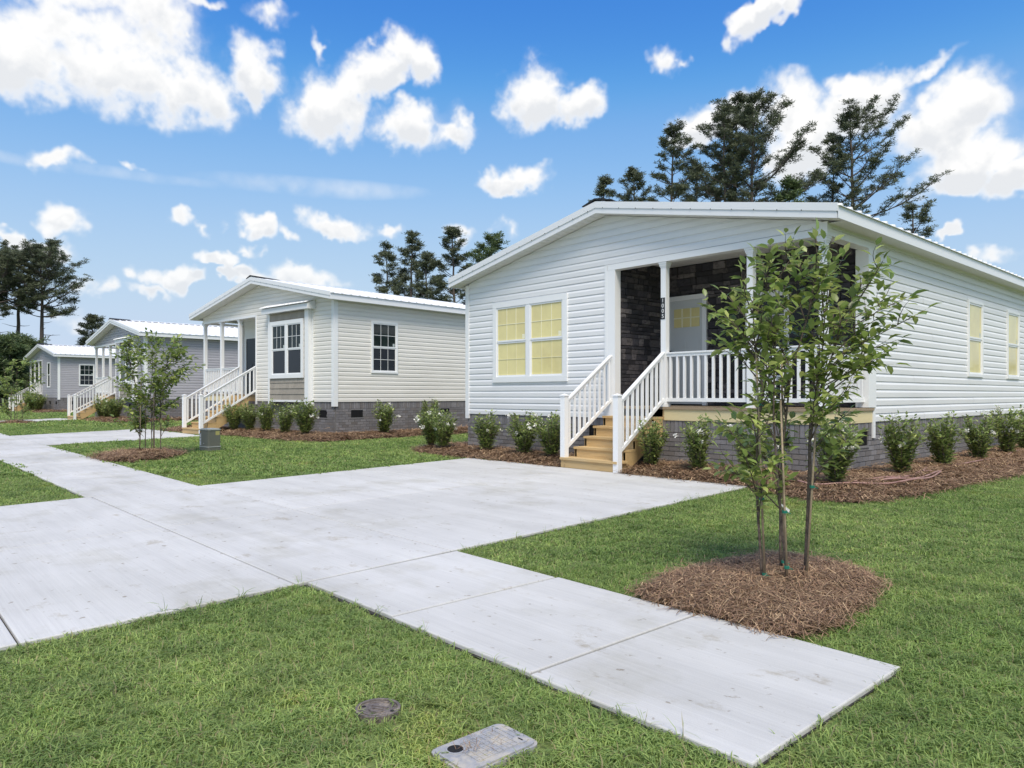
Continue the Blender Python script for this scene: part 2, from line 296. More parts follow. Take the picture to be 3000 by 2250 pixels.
def concrete_material():
    m = bpy.data.materials.new('broomed_concrete'); m.use_nodes = True; nt = m.node_tree; N = nt.nodes; Lk = nt.links; b = N['Principled BSDF']
    b.inputs['Roughness'].default_value = .82; b.inputs['Specular IOR Level'].default_value = .25
    tc = N.new('ShaderNodeTexCoord'); oi = N.new('ShaderNodeObjectInfo')
    def nz(sc_, d=5, r=.6, src='Object'):
        mp = N.new('ShaderNodeMapping'); mp.inputs['Scale'].default_value = sc_; Lk.new(tc.outputs[src], mp.inputs[0])
        n = N.new('ShaderNodeTexNoise'); n.inputs['Scale'].default_value = 1; n.inputs['Detail'].default_value = d; n.inputs['Roughness'].default_value = r
        Lk.new(mp.outputs[0], n.inputs['Vector']); return n.outputs['Fac']
    def ramp(f, p0, c0, p1, c1):
        r = N.new('ShaderNodeValToRGB'); Lk.new(f, r.inputs[0]); e = r.color_ramp.elements
        e[0].position = p0; e[0].color = (*c0, 1); e[1].position = p1; e[1].color = (*c1, 1); return r.outputs[0]
    def mul(a, b_, f=1.0):
        x = N.new('ShaderNodeMix'); x.data_type = 'RGBA'; x.blend_type = 'MULTIPLY'; x.inputs[0].default_value = f; Lk.new(a, x.inputs[6]); Lk.new(b_, x.inputs[7]); return x.outputs[2]
    c = ramp(nz((.55, .55, .55), 5), .35, (.515, .51, .49), .65, (.605, .60, .585))
    c = mul(c, ramp(nz((.35, 3.2, 1), 6, .65), .34, (.90, .90, .895), .60, (1.02, 1.02, 1.015)))         # long broom sweeps
    c = mul(c, ramp(nz((1.2, 75, 1), 4), .35, (.945, .945, .945), .65, (1.03, 1.03, 1.03)))
    c = mul(c, ramp(nz((.9, .9, .9), 7, .65), .34, (.80, .785, .72), .48, (1, 1, 1)), .75)           # damp, dusty patches
    c = mul(c, ramp(nz((13, 17, 14), 5, .55), .295, (.50, .44, .36), .35, (1, 1, 1)), .8)
    c = mul(c, ramp(nz((2.3, 3.1, 2.3), 9, .72), .33, (.70, .645, .55), .41, (1, 1, 1)), .8)          # muddy smears           # crumbs of soil
    c = mul(c, ramp(nz((200, 200, 200), 2), .3, (.93, .93, .93), .7, (1.05, 1.05, 1.05)))
    vr = N.new('ShaderNodeMapRange'); Lk.new(oi.outputs['Random'], vr.inputs[0]); vr.inputs[3].default_value = .965; vr.inputs[4].default_value = 1.03
    h = N.new('ShaderNodeHueSaturation'); Lk.new(vr.outputs[0], h.inputs['Value']); Lk.new(c, h.inputs['Color'])
    Lk.new(h.outputs[0], b.inputs['Base Color'])
    bp = N.new('ShaderNodeBump'); bp.inputs['Strength'].default_value = .25; bp.inputs['Distance'].default_value = .004; Lk.new(nz((6, 150, 30), 4), bp.inputs['Height']); Lk.new(bp.outputs[0], b.inputs['Normal'])
    return m
M_conc = concrete_material()
M_joint = mat('joint_soil', (.030, .028, .025), .95)
PAVED = []            # polygons where no grass grows
def slab(parent, pts, gap=.006, top=0.0, ch=.006):
    """one poured slab with rounded-over edges"""
    c = Vector((sum(p[0] for p in pts)/len(pts), sum(p[1] for p in pts)/len(pts)))
    def inset(d):
        n = len(pts); out = []
        for i in range(n):
            a, b, e = Vector(pts[i-1]), Vector(pts[i]), Vector(pts[(i+1) % n])
            n1 = Vector((-(b-a).y, (b-a).x)).normalized(); n2 = Vector((-(e-b).y, (e-b).x)).normalized()
            k = (n1+n2); k = k/(1+n1.dot(n2))
            out.append(b+k*d)
        return out
    ar = sum(pts[i-1][0]*pts[i][1]-pts[i][0]*pts[i-1][1] for i in range(len(pts)))
    if ar < 0: pts = pts[::-1]
    mb = MB(); n = len(pts)
    rings = [(inset(gap), top-.12), (inset(gap), top-ch), (inset(gap+ch*.35), top-ch*.3), (inset(gap+ch), top)]
    for r, z in rings: mb.v += [(p.x, p.y, z) for p in r]
    for k in range(3):
        for i in range(n):
            j = (i+1) % n; mb.f.append((k*n+i, k*n+j, (k+1)*n+j, (k+1)*n+i))
    mb.f.append(tuple(range(3*n, 4*n)))
    return mb.build('slab', M_conc, parent)
def path_bed(parent, pts, name='joint_bed'):
    PAVED.append(pts)
    return MB().poly([(x, y, -.02) for x, y in pts]).build(name, M_joint, parent)
def lerp2(a, b, t): return (a[0]+(b[0]-a[0])*t, a[1]+(b[1]-a[1])*t)
def pl(pts, y):                                  # point of a polyline at height y
    for a, b in zip(pts, pts[1:]):
        if a[1] <= y <= b[1]: return lerp2(a, b, (y-a[1])/(b[1]-a[1]))
    return pts[-1] if y > pts[-1][1] else pts[0]

d1 = tag(empty('driveway'), 'wide pale concrete driveway leading to the white house steps', 'driveway', kind='structure')
ER = [(-4.0, -3), (-4.24, .62), (-4.38, 2.14), (-4.51, 3.49), (-5.03, 8.82)]
EL = [(-9.1, -3), (-9.50, .62), (-9.76, 2.06), (-9.98, 3.38), (-10.93, 8.80)]
path_bed(d1, ER+EL[::-1])
rows = [-3, -1.0, .6, 2.10, 3.45, 6.3, 8.8]
for ya, yb in zip(rows, rows[1:]):
    ra, rb, la, lb = pl(ER, ya), pl(ER, yb), pl(EL, ya), pl(EL, yb)
    ma, mb_ = lerp2(ra, la, .5), lerp2(rb, lb, .5)
    slab(d1, [la, ma, mb_, lb], .006); slab(d1, [ma, ra, rb, mb_], .006)
sw = tag(empty('sidewalk'), 'pale concrete sidewalk of square slabs crossing in front of the houses', 'sidewalk', kind='structure')
path_bed(sw, [(-4.40, 2.15), (-1.23, 2.18), (-1.23, 3.47), (-4.52, 3.50)])
for a, b in ((-4.45, -3.385), (-3.385, -2.29), (-2.29, -1.23)):
    slab(sw, [(a+(.072 if a < -4 else 0), 2.17), (b, 2.18), (b, 3.47), (a-(.030 if a < -4 else 0), 3.485)], .009)
path_bed(sw, [(-20.45, 2.02), (-9.76, 2.04), (-9.99, 3.42), (-20.62, 3.46)])
n = 10
for i in range(n):
    a = lerp2((-20.42, 2.02), (-9.77, 2.04), i/n); b = lerp2((-20.42, 2.02), (-9.77, 2.04), (i+1)/n)
    c = lerp2((-20.60, 3.46), (-9.99, 3.42), (i+1)/n); d = lerp2((-20.60, 3.46), (-9.99, 3.42), i/n)
    slab(sw, [a, b, c, d], .008)
path_bed(sw, [(-36.4, 2.2), (-25.7, 2.05), (-25.95, 3.45), (-37.3, 3.6)])
for i in range(10):
    a = lerp2((-36.42, 2.2), (-25.72, 2.05), i/10); b = lerp2((-36.42, 2.2), (-25.72, 2.05), (i+1)/10)
    c = lerp2((-37.28, 3.6), (-25.95, 3.45), (i+1)/10); d = lerp2((-37.28, 3.6), (-25.95, 3.45), i/10)
    slab(sw, [a, b, c, d], .008)
def driveway(label, er, el, rows):
    d = tag(empty('driveway'), label, 'driveway', kind='structure')
    path_bed(d, er+el[::-1])
    for ya, yb in zip(rows, rows[1:]):
        ra, rb, la, lb = pl(er, ya), pl(er, yb), pl(el, ya), pl(el, yb)
        ma, mb_ = lerp2(ra, la, .5), lerp2(rb, lb, .5)
        slab(d, [la, ma, mb_, lb], .005); slab(d, [ma, ra, rb, mb_], .005)
driveway('pale concrete driveway in front of the cream house', [(-19.7, -3), (-20.4, 2.02), (-20.62, 3.46), (-22.1, 7.75)], [(-24.9, -3), (-25.72, 2.05), (-25.95, 3.45), (-28.2, 7.75)], [-3, -.5, 2.05, 3.45, 5.6, 7.75])
driveway('slim strip of pale driveway in front of the nearer grey house', [(-33.0, -3), (-36.4, 2.2), (-37.3, 3.6), (-38.2, 4.8), (-40.5, 8.1)], [(-36.0, -3), (-38.9, 2.2), (-40.0, 3.6), (-41.3, 5.1), (-44.0, 8.1)], [-3, 2.2, 3.6, 8.1])
# ------------------------------------------------------------------ houses
def clip(poly, a, b, c):                        # keep a*s+b*z<=c
    out = []
    for i in range(len(poly)):
        p, q = poly[i-1], poly[i]; dp = a*p[0]+b*p[1]-c; dq = a*q[0]+b*q[1]-c
        if (dp <= 0) != (dq <= 0):
            t = dp/(dp-dq); out.append((p[0]+(q[0]-p[0])*t, p[1]+(q[1]-p[1])*t))
        if dq <= 0: out.append(q)
    return out
def pieces(s0, s1, za, zb, openings):
    """rectangles of the band za..zb left over by the openings"""
    S = sorted({s0, s1, *[min(max(v, s0), s1) for o in openings for v in o[:2]]})
    cur = []; done = []
    for a, b in zip(S, S[1:]):
        m = (a+b)/2; iv = [(za, zb)]
        for o in openings:
            if o[0] < m < o[1]:
                nv = []
                for x, y in iv:
                    if o[2] > x+1e-4: nv.append((x, min(y, o[2])))
                    if o[3] < y-1e-4: nv.append((max(x, o[3]), y))
                    if o[2] >= y or o[3] <= x: nv = [v for v in nv if v[1]-v[0] > 1e-4]
                iv = [v for v in dict.fromkeys(nv) if v[1]-v[0] > .004]
        for v in iv:
            for c in cur:
                if abs(c[1]-a) < 1e-6 and c[2:] == [*v]: c[1] = b; break
            else: cur.append([a, b, *v])
    return cur
def siding(house, name, P, s0, s1, z0, z1, m, e=.1247, openings=(), gable=None, zmax=None, seams=True):
    """lap siding, board by board; gable=(apex s, apex z, slope)"""
    core = MB(); boards = []
    k = 0; z = z0; top = zmax or z1
    if gable: top = gable[1]
    while z < top-.005:
        zb = min(z+e, top)
        cut = []                                        # panels overlap every 3.66 m, staggered from course to course
        for a, b, za, zz in pieces(s0, s1, z, zb, openings):
            if seams and b-a > 2.2:
                q = s0+((k*1.37) % 3.66); xs = [a]
                while q < b-.4:
                    if q > a+.4: xs.append(q)
                    q += 3.66
                xs.append(b); cut += [(x, y, za, zz) for x, y in zip(xs, xs[1:])]
            else: cut.append((a, b, za, zz))
        k += 1
        for j, (a, b, za, zz) in enumerate(cut):
            bands = []
            zm = z+e*.60
            for lo, hi in ((za, min(zz, zm)), (max(za, zm), zz)):
                if hi-lo < .002: continue
                pg = [(a, lo), (b, lo), (b, hi), (a, hi)]
                if gable:
                    sa, zg, sl = gable
                    pg = clip(pg, -sl, 1, zg-sl*sa); pg = clip(pg, sl, 1, zg+sl*sa)
                if len(pg) >= 3: bands.append(pg)
            if not bands: continue
            wv = math.sin(k*5.1+j*2.3)*.0011
            def off(q):
                t = (q-z)/e
                return wv+.0215+.0015*min(t, .6)/.6-(max(t-.6, 0)/.4)*.019
            mb = MB()
            for pg in bands:
                mb.poly([P(s, off(q), q) for s, q in pg])
                core.poly([P(s, .002, q) for s, q in pg])
            pb = bands[0]; lowz = min(q for s, q in pb); ss = [s for s, q in pb if q < lowz+1e-4]
            if len(ss) > 1:
                x0, x1 = min(ss), max(ss)
                mb.poly([P(x0, .001, lowz), P(x1, .001, lowz), P(x1, off(lowz), lowz), P(x0, off(lowz), lowz)])
            boards.append(mb)
        z += e
    w = core.build(name, m, house)
    for mb in boards: mb.build('siding_board', m, w)
    return w
def window(house, P, s0, s1, z0, z1, m, trim=.09, units=1, glass=None, low=None, mun=None, cols=3, rows=2, grid=(True, True), proud=.048):
    """trimmed sash window; s0..z1 is the outside of the trim"""
    f = MB(); t = trim
    f.pbox(P, s0, s1, 0, proud, z0, z0+t); f.pbox(P, s0, s1, 0, proud, z1-t, z1)
    f.pbox(P, s0, s0+t, 0, proud-.001, z0+t, z1-t); f.pbox(P, s1-t, s1, 0, proud-.001, z0+t, z1-t)
    mw = .11 if units > 1 else 0; uw = (s1-s0-2*t-mw*(units-1))/units
    for i in range(units-1):
        a = s0+t+uw*(i+1)+mw*i; f.pbox(P, a, a+mw, 0, proud-.004, z0+t, z1-t)
    w = f.build('window', M_white, house)
    zm = (z0+z1)/2
    for i in range(units):
        a = s0+t+(uw+mw)*i; b = a+uw
        for k, (lo, hi, o) in enumerate(((z0+t, zm, .016), (zm, z1-t, .026))):
            fr = .034; g = MB()
            g.pbox(P, a, b, 0, o+.010, lo, lo+fr); g.pbox(P, a, b, 0, o+.010, hi-fr, hi)
            g.pbox(P, a, a+fr, 0, o+.009, lo+fr, hi-fr); g.pbox(P, b-fr, b, 0, o+.009, lo+fr, hi-fr)
            g.build('sash', M_white, w)
            MB().pbox(P, a+fr, b-fr, -.01, o-.004, lo+fr, hi-fr).build('pane', (low if k == 0 and low else glass), w)
            if grid[1-k]:
                g = MB(); pw = (b-a-2*fr); ph = (hi-lo-2*fr)
                for c in range(1, cols): x = a+fr+pw*c/cols; g.pbox(P, x-.0065, x+.0065, o-.006, o+.001, lo+fr, hi-fr)
                for c in range(1, rows): q = lo+fr+ph*c/rows; g.pbox(P, a+fr, b-fr, o-.006, o+.002, q-.0065, q+.0065)
                g.build('grille', (M_ylow if k == 0 and mun else mun) or M_white, w)
            if k == 1: MB().pbox(P, b-fr-.095, b-fr-.02, o-.004, o-.003, lo+fr+.012, lo+fr+.10).build('sticker', M_ymun if mun else M_lsh, w)
    return w
def roof(h, w, L, zs, slope, oe, of, fh, y1, mrib=.305, panels=True):
    """gable roof of ribbed metal panels: soffit height zs at the walls"""
    ax = w/2; T = fh+.012
    def zu(x): return zs+slope*(x if x < ax else w-x)
    rf = MB()
    ya, yb = -of, L+of
    for sgn in (0, 1):
        X = (lambda x: x) if sgn == 0 else (lambda x: w-x)
        rf.hexa([(X(-oe), ya+.025, zu(X(-oe))+.02), (X(ax), ya+.025, zu(ax)+.02), (X(ax), yb, zu(ax)+.02), (X(-oe), yb, zu(X(-oe))+.02),
                 (X(-oe), ya+.025, zu(X(-oe))+T-.01), (X(ax), ya+.025, zu(ax)+T-.01), (X(ax), yb, zu(ax)+T-.01), (X(-oe), yb, zu(X(-oe))+T-.01)])
    r = rf.build('roof', M_roof, h)
    for sgn in (0, 1):
        X = (lambda x: x) if sgn == 0 else (lambda x: w-x)
        # rake fascia, drip trim
        MB().hexa([(X(-oe), ya, zu(X(-oe))), (X(ax), ya, zu(ax)), (X(ax), ya+.022, zu(ax)), (X(-oe), ya+.022, zu(X(-oe))),
                   (X(-oe), ya, zu(X(-oe))+fh*.62), (X(ax), ya, zu(ax)+fh*.62), (X(ax), ya+.022, zu(ax)+fh*.62), (X(-oe), ya+.022, zu(X(-oe))+fh*.62)]).build('rake_fascia', M_fascia, r)
        xe = -oe-.015
        MB().hexa([(X(xe), ya-.012, zu(X(xe))+fh*.57), (X(ax), ya-.012, zu(ax)+fh*.57), (X(ax), ya+.10, zu(ax)+fh*.57), (X(xe), ya+.10, zu(X(xe))+fh*.57),
                   (X(xe), ya-.012, zu(X(xe))+T+.028), (X(ax), ya-.012, zu(ax)+T+.028), (X(ax), ya+.10, zu(ax)+T+.028), (X(xe), ya+.10, zu(X(xe))+T+.028)]).build('rake_trim', M_fascia, r)
        sc_ = MB(); k = 0
        x = .2
        while x < ax:
            q = X(x); zz = zu(q)+fh*.585; sc_.box(q-.006, q+.006, ya-.017, ya-.012, zz-.008, zz+.006); x += .36
        sc_.build('screw_heads', M_dark, r)['kind'] = 'stuff'
        # rake soffit boards
        nb = int((ax+oe)/.145)
        for i in range(nb):
            a = -oe+.02+(ax+oe-.02)*i/nb; b = -oe+.02+(ax+oe-.02)*(i+1)/nb-.010
            MB().hexa([(X(a), ya+.022, zu(X(a))+.008), (X(b), ya+.022, zu(X(b))+.008), (X(b), -.004, zu(X(b))+.008), (X(a), -.004, zu(X(a))+.008),
                       (X(a), ya+.022, zu(X(a))+.016), (X(b), ya+.022, zu(X(b))+.016), (X(b), -.004, zu(X(b))+.016), (X(a), -.004, zu(X(a))+.016)]).build('soffit_board', M_soff, r)
        # eave fascia and boxed soffit
        ze = zu(X(-oe))
        MB().hexa([(X(-oe), ya+.023, ze), (X(-oe-.022), ya+.0, ze), (X(-oe-.022), yb, ze), (X(-oe), yb, ze), (X(-oe), ya+.023, ze+fh), (X(-oe-.022), ya+.0, ze+fh), (X(-oe-.022), yb, ze+fh), (X(-oe), yb, ze+fh)]).build('eave_fascia', M_fascia, r)
        MB().hexa([(X(-oe), ya+.30, ze+.012), (X(.0), ya+.30, ze+.012), (X(.0), yb, ze+.012), (X(-oe), yb, ze+.012), (X(-oe), ya+.30, ze+.022), (X(.0), ya+.30, ze+.022), (X(.0), yb, ze+.022), (X(-oe), yb, ze+.022)]).build('eave_soffit', M_soff, r)
        # metal panels with ribs
        if panels:
            PW = mrib*3; n = int(math.ceil((yb-ya)/PW)); me = None
            x0 = -oe-.05; z0 = zu(X(x0))+T; z1 = zu(ax)+T
            for i in range(n):
                y0 = ya+.004+i*PW; yy = min(y0+PW-.003, yb)
                if me is None or yy-y0 < PW-.01:
                    mb = MB(); ww = yy-y0
                    mb.hexa([(X(x0), 0, z0-.006), (X(ax), 0, z1-.006), (X(ax), ww, z1-.006), (X(x0), ww, z0-.006), (X(x0), 0, z0), (X(ax), 0, z1), (X(ax), ww, z1), (X(x0), ww, z0)])
                    for k in range(3):
                        c = .06+k*mrib
                        if c > ww-.05: break
                        mb.hexa([(X(x0), c-.035, z0), (X(ax), c-.035, z1), (X(ax), c+.035, z1), (X(x0), c+.035, z0), (X(x0), c-.014, z0+.032), (X(ax), c-.014, z1+.032), (X(ax), c+.014, z1+.032), (X(x0), c+.014, z0+.032)])
                    cur = mb.mesh('metal_panel')
                    if me is None: me = cur
                    mm = cur
                else: mm = me
                o = obj('metal_panel', mm, M_roof, r); o.location = (0, y0, 0)
            cl = MB(); y = ya+.09
            while y < yb: cl.box(min(X(x0+.03), X(x0+.05)), max(X(x0+.03), X(x0+.05)), y-.022, y+.05, z0-.02, z0+.018); y += mrib
            cl.build('rib_closures', M_dark, r)['kind'] = 'stuff'
    zt = zu(ax)+T
    c = MB()
    for sgn in (-1, 1):
        c.hexa([(ax, ya+.02, zt+.030), (ax+sgn*.2, ya+.02, zt+.030-.2*slope), (ax+sgn*.2, yb, zt+.030-.2*slope), (ax, yb, zt+.030),
                (ax, ya+.02, zt+.042), (ax+sgn*.2, ya+.02, zt+.042-.2*slope), (ax+sgn*.2, yb, zt+.042-.2*slope), (ax, yb, zt+.042)])
    c.build('ridge_cap', M_fascia, r)
    c = MB()
    for sgn in (-1, 1):
        c.hexa([(ax, ya-.03, zt+.060), (ax+sgn*.34, ya+.02, zt+.066-.34*slope), (ax+sgn*.2, ya+.9, zt+.045-.2*slope), (ax, ya+.9, zt+.046),
                (ax, ya-.03, zt+.082), (ax+sgn*.34, ya+.02, zt+.080-.34*slope), (ax+sgn*.2, ya+.9, zt+.052-.2*slope), (ax, ya+.9, zt+.054)])
    c.build('ridge_flap', M_dark, r)
    return r
def railing(h, a, b, zl0, zt0, zl1, zt1, n, newel=None):
    """top and bottom rail from a to b with square balusters; newel=(x,y,z0,z1) posts"""
    a = Vector((*a, 0)); b = Vector((*b, 0)); t = (b-a).normalized(); q = Vector((-t.y, t.x, 0))
    U = Vector((0, 0, 1)); m = MB()
    lw = MB()
    for m_, lo0, hi0, lo1, hi1, hw in ((m, zt0-.075, zt0-.025, zt1-.075, zt1-.025, .022), (m, zt0-.025, zt0, zt1-.025, zt1, .038), (lw, zl0, zl0+.06, zl1, zl1+.06, .022)):
        m_.hexa([a-q*hw+U*lo0, b-q*hw+U*lo1, b+q*hw+U*lo1, a+q*hw+U*lo0, a-q*hw+U*hi0, b-q*hw+U*hi1, b+q*hw+U*hi1, a+q*hw+U*hi0])
    r = m.build('railing', M_white, h); lw.build('bottom_rail', M_white, r)
    bw = .019
    for i in range(n):
        k = (i+.5)/n; p = a.lerp(b, k); z0 = zl0+(zl1-zl0)*k+.04; z1 = zt0+(zt1-zt0)*k-.06
        MB().hexa([p+t*x+q*y+U*z for z in (z0, z1) for x, y in ((-bw, -bw), (bw, -bw), (bw, bw), (-bw, bw))]).build('baluster', M_white, r)
    for x, y, z0, z1 in (newel or ()):
        g = MB().box(x-.05, x+.05, y-.05, y+.05, z0, z1)
        g.box(x-.062, x+.062, y-.062, y+.062, z1, z1+.018)
        n_ = len(g.v); g.v += [(x-.056, y-.056, z1+.018), (x+.056, y-.056, z1+.018), (x+.056, y+.056, z1+.018), (x-.056, y+.056, z1+.018), (x, y, z1+.045)]
        for k in range(4): g.f.append((n_+k, n_+(k+1) % 4, n_+4))
        g.build('newel_post', M_white, r)
    return r
def porch_post(h, x, y, z0, z1, s=.05):
    p = MB().box(x-s, x+s, y-s, y+s, z0, z1-.09).build('porch_post', M_white, h)
    g = MB().box(x-s-.008, x+s+.008, y-s-.008, y+s+.008, z1-.09, z1-.065); g.box(x-s-.018, x+s+.018, y-s-.018, y+s+.018, z1-.065, z1-.03); g.box(x-s-.028, x+s+.028, y-s-.028, y+s+.028, z1-.03, z1-.002)
    g.build('post_capital', M_white, p)
    g = MB().box(x-s-.012, x+s+.012, y-s-.012, y+s+.012, z0+.002, z0+.05)
    g.build('post_base', M_white, p)
    return p
def steps(h, x0, x1, yf, n, ztop, run, first_wide=0.0):
    """timber steps: n risers up to ztop, front face at y=yf"""
    rise = ztop/n; st = MB()
    for x in (x0, x1-.038):
        pts = [(x, yf+run*.4, 0), (x, yf+run*.15, rise*.62)]
        pts = [(x, yf+.02, 0.0), (x, yf+.02, rise-.035)]
        for k in range(1, n-1):
            pts.append((x, yf+run*k, rise*k-.036)); pts.append((x, yf+run*k, rise*(k+1)-.036))
        ye = yf+run*(n-1); pts.append((x, ye, rise*(n-1)-.036)); pts.append((x, ye, rise*(n-1)-.30)); pts.append((x, yf+run*1.25, 0))
        st.prism(pts, (.038, 0, 0))
        if x == x0: sa = st; st = MB()
    s = sa.build('porch_steps', M_wood, h); st.build('stringer', M_wood, s)
    for k in range(n-1):
        y = yf+run*k; z = rise*(k+1); w = first_wide if k == 0 else .012
        MB().box(x0-w, x1+w*.4, y-.025, y+run+.012, z-.036, z).build('tread', M_wood, s)
        MB().box(x0-w+.004, x1+w*.4-.004, y, y+.024, z-rise+.002, z-.037).build('riser', M_wood, s)
    MB().box(x0, x1, yf+run*(n-1), yf+run*(n-1)+.024, rise*(n-1)+.002, ztop-.04).build('riser', M_wood, s)
    return s
def brick_boxes(s0, s1, z0, z1, openings, soldier=True, rnd=None):
    """running-bond bricks below a soldier course, as (s0,s1,z0,z1)"""
    out = []; j = .010; bl, bh = .203, .0665
    zt = z1-.205 if soldier else z1
    n = max(1, round((zt-z0)/(bh+j))); ph = (zt-z0)/n
    for r in range(n):
        za = z0+r*ph+j/2; zb = z0+(r+1)*ph-j/2; s = s0-(bl+j)/2*(r % 2)
        while s < s1:
            for a, b, c, d in pieces(max(s+j/2, s0), min(s+bl+j/2, s1), za, zb, openings):
                if b-a > .03 and d-c > .02: out.append((a, b, c, d))
            s += bl+j
    if soldier:
        s = s0; w = bh+j
        while s < s1-.02:
            for a, b, c, d in pieces(s+j/2, min(s+w-j/2, s1), zt+j/2, z1, openings):
                if b-a > .02 and d-c > .02: out.append((a, b, c, d))
            s += w
    return out
def foundation_bricks(found, planes, single, cam_local, seed):
    """planes: list of (P, boxes); the `single` nearest bricks are parts, the rest one joined part"""
    rnd = random.Random(seed); allb = []
    for P, bx in planes:
        for q in bx:
            c = Vector(P((q[0]+q[1])/2, 0, (q[2]+q[3])/2)); allb.append(((c-cam_local).length, P, q))
    allb.sort(key=lambda t: t[0])
    rest = MB()
    for i, (d, P, (a, b, c, e)) in enumerate(allb):
        o = .022+rnd.uniform(-.003, .003)
        if i < single: MB().pbox(P, a, b, 0, o, c, e).build('brick', M_brick, found)
        else: rest.pbox(P, a, b, 0, o, c, e)
    if rest.f: rest.build('brickwork', M_brick, found)['kind'] = 'stuff'
def vent(found, P, s0, s1, z0, z1):
    g = MB().pbox(P, s0, s1, -.05, .004, z0, z1); v = g.build('foundation_vent', M_black, found)
    g = MB(); n = 9
    for i in range(n):
        a = s0+(s1-s0)*(i+.3)/n; g.pbox(P, a, a+(s1-s0)*.25/n, .004, .014, z0+.01, z1-.01)
    g.build('vent_louvres', M_black, v)
    MB().pbox(P, s0-.02, s1+.02, -.02, .03, z0-.03, z0).build('vent_sill', M_mortar, v)
def trim(h, P, s0, s1, z0, z1, o=.03, name='trim_board', m=None):
    return MB().pbox(P, s0, s1, 0, o, z0, z1).build(name, m or M_white, h)
def simple_walls(h, w, L, z0, zs, slope, m, y_left=0.0):
    MB().box(-.0, .05, y_left, L, z0, zs).build('left_wall', m, h)
    ax = w/2
    MB().prism([(0, L, z0), (w, L, z0), (w, L, zs), (ax, L, zs+slope*ax), (0, L, zs)], (0, -.05, 0)).build('back_wall', m, h)

FOOT = []          # house footprints: no grass
def footprint(o, rot, w, L, extra=()):
    c, s = math.cos(rot), math.sin(rot)
    for x0, x1, y0, y1 in ((-.05, w+.05, -.02, L), *extra):
        FOOT.append([(o[0]+c*x-s*y, o[1]+s*x+c*y) for x, y in ((x0, y0), (x1, y0), (x1, y1), (x0, y1))])

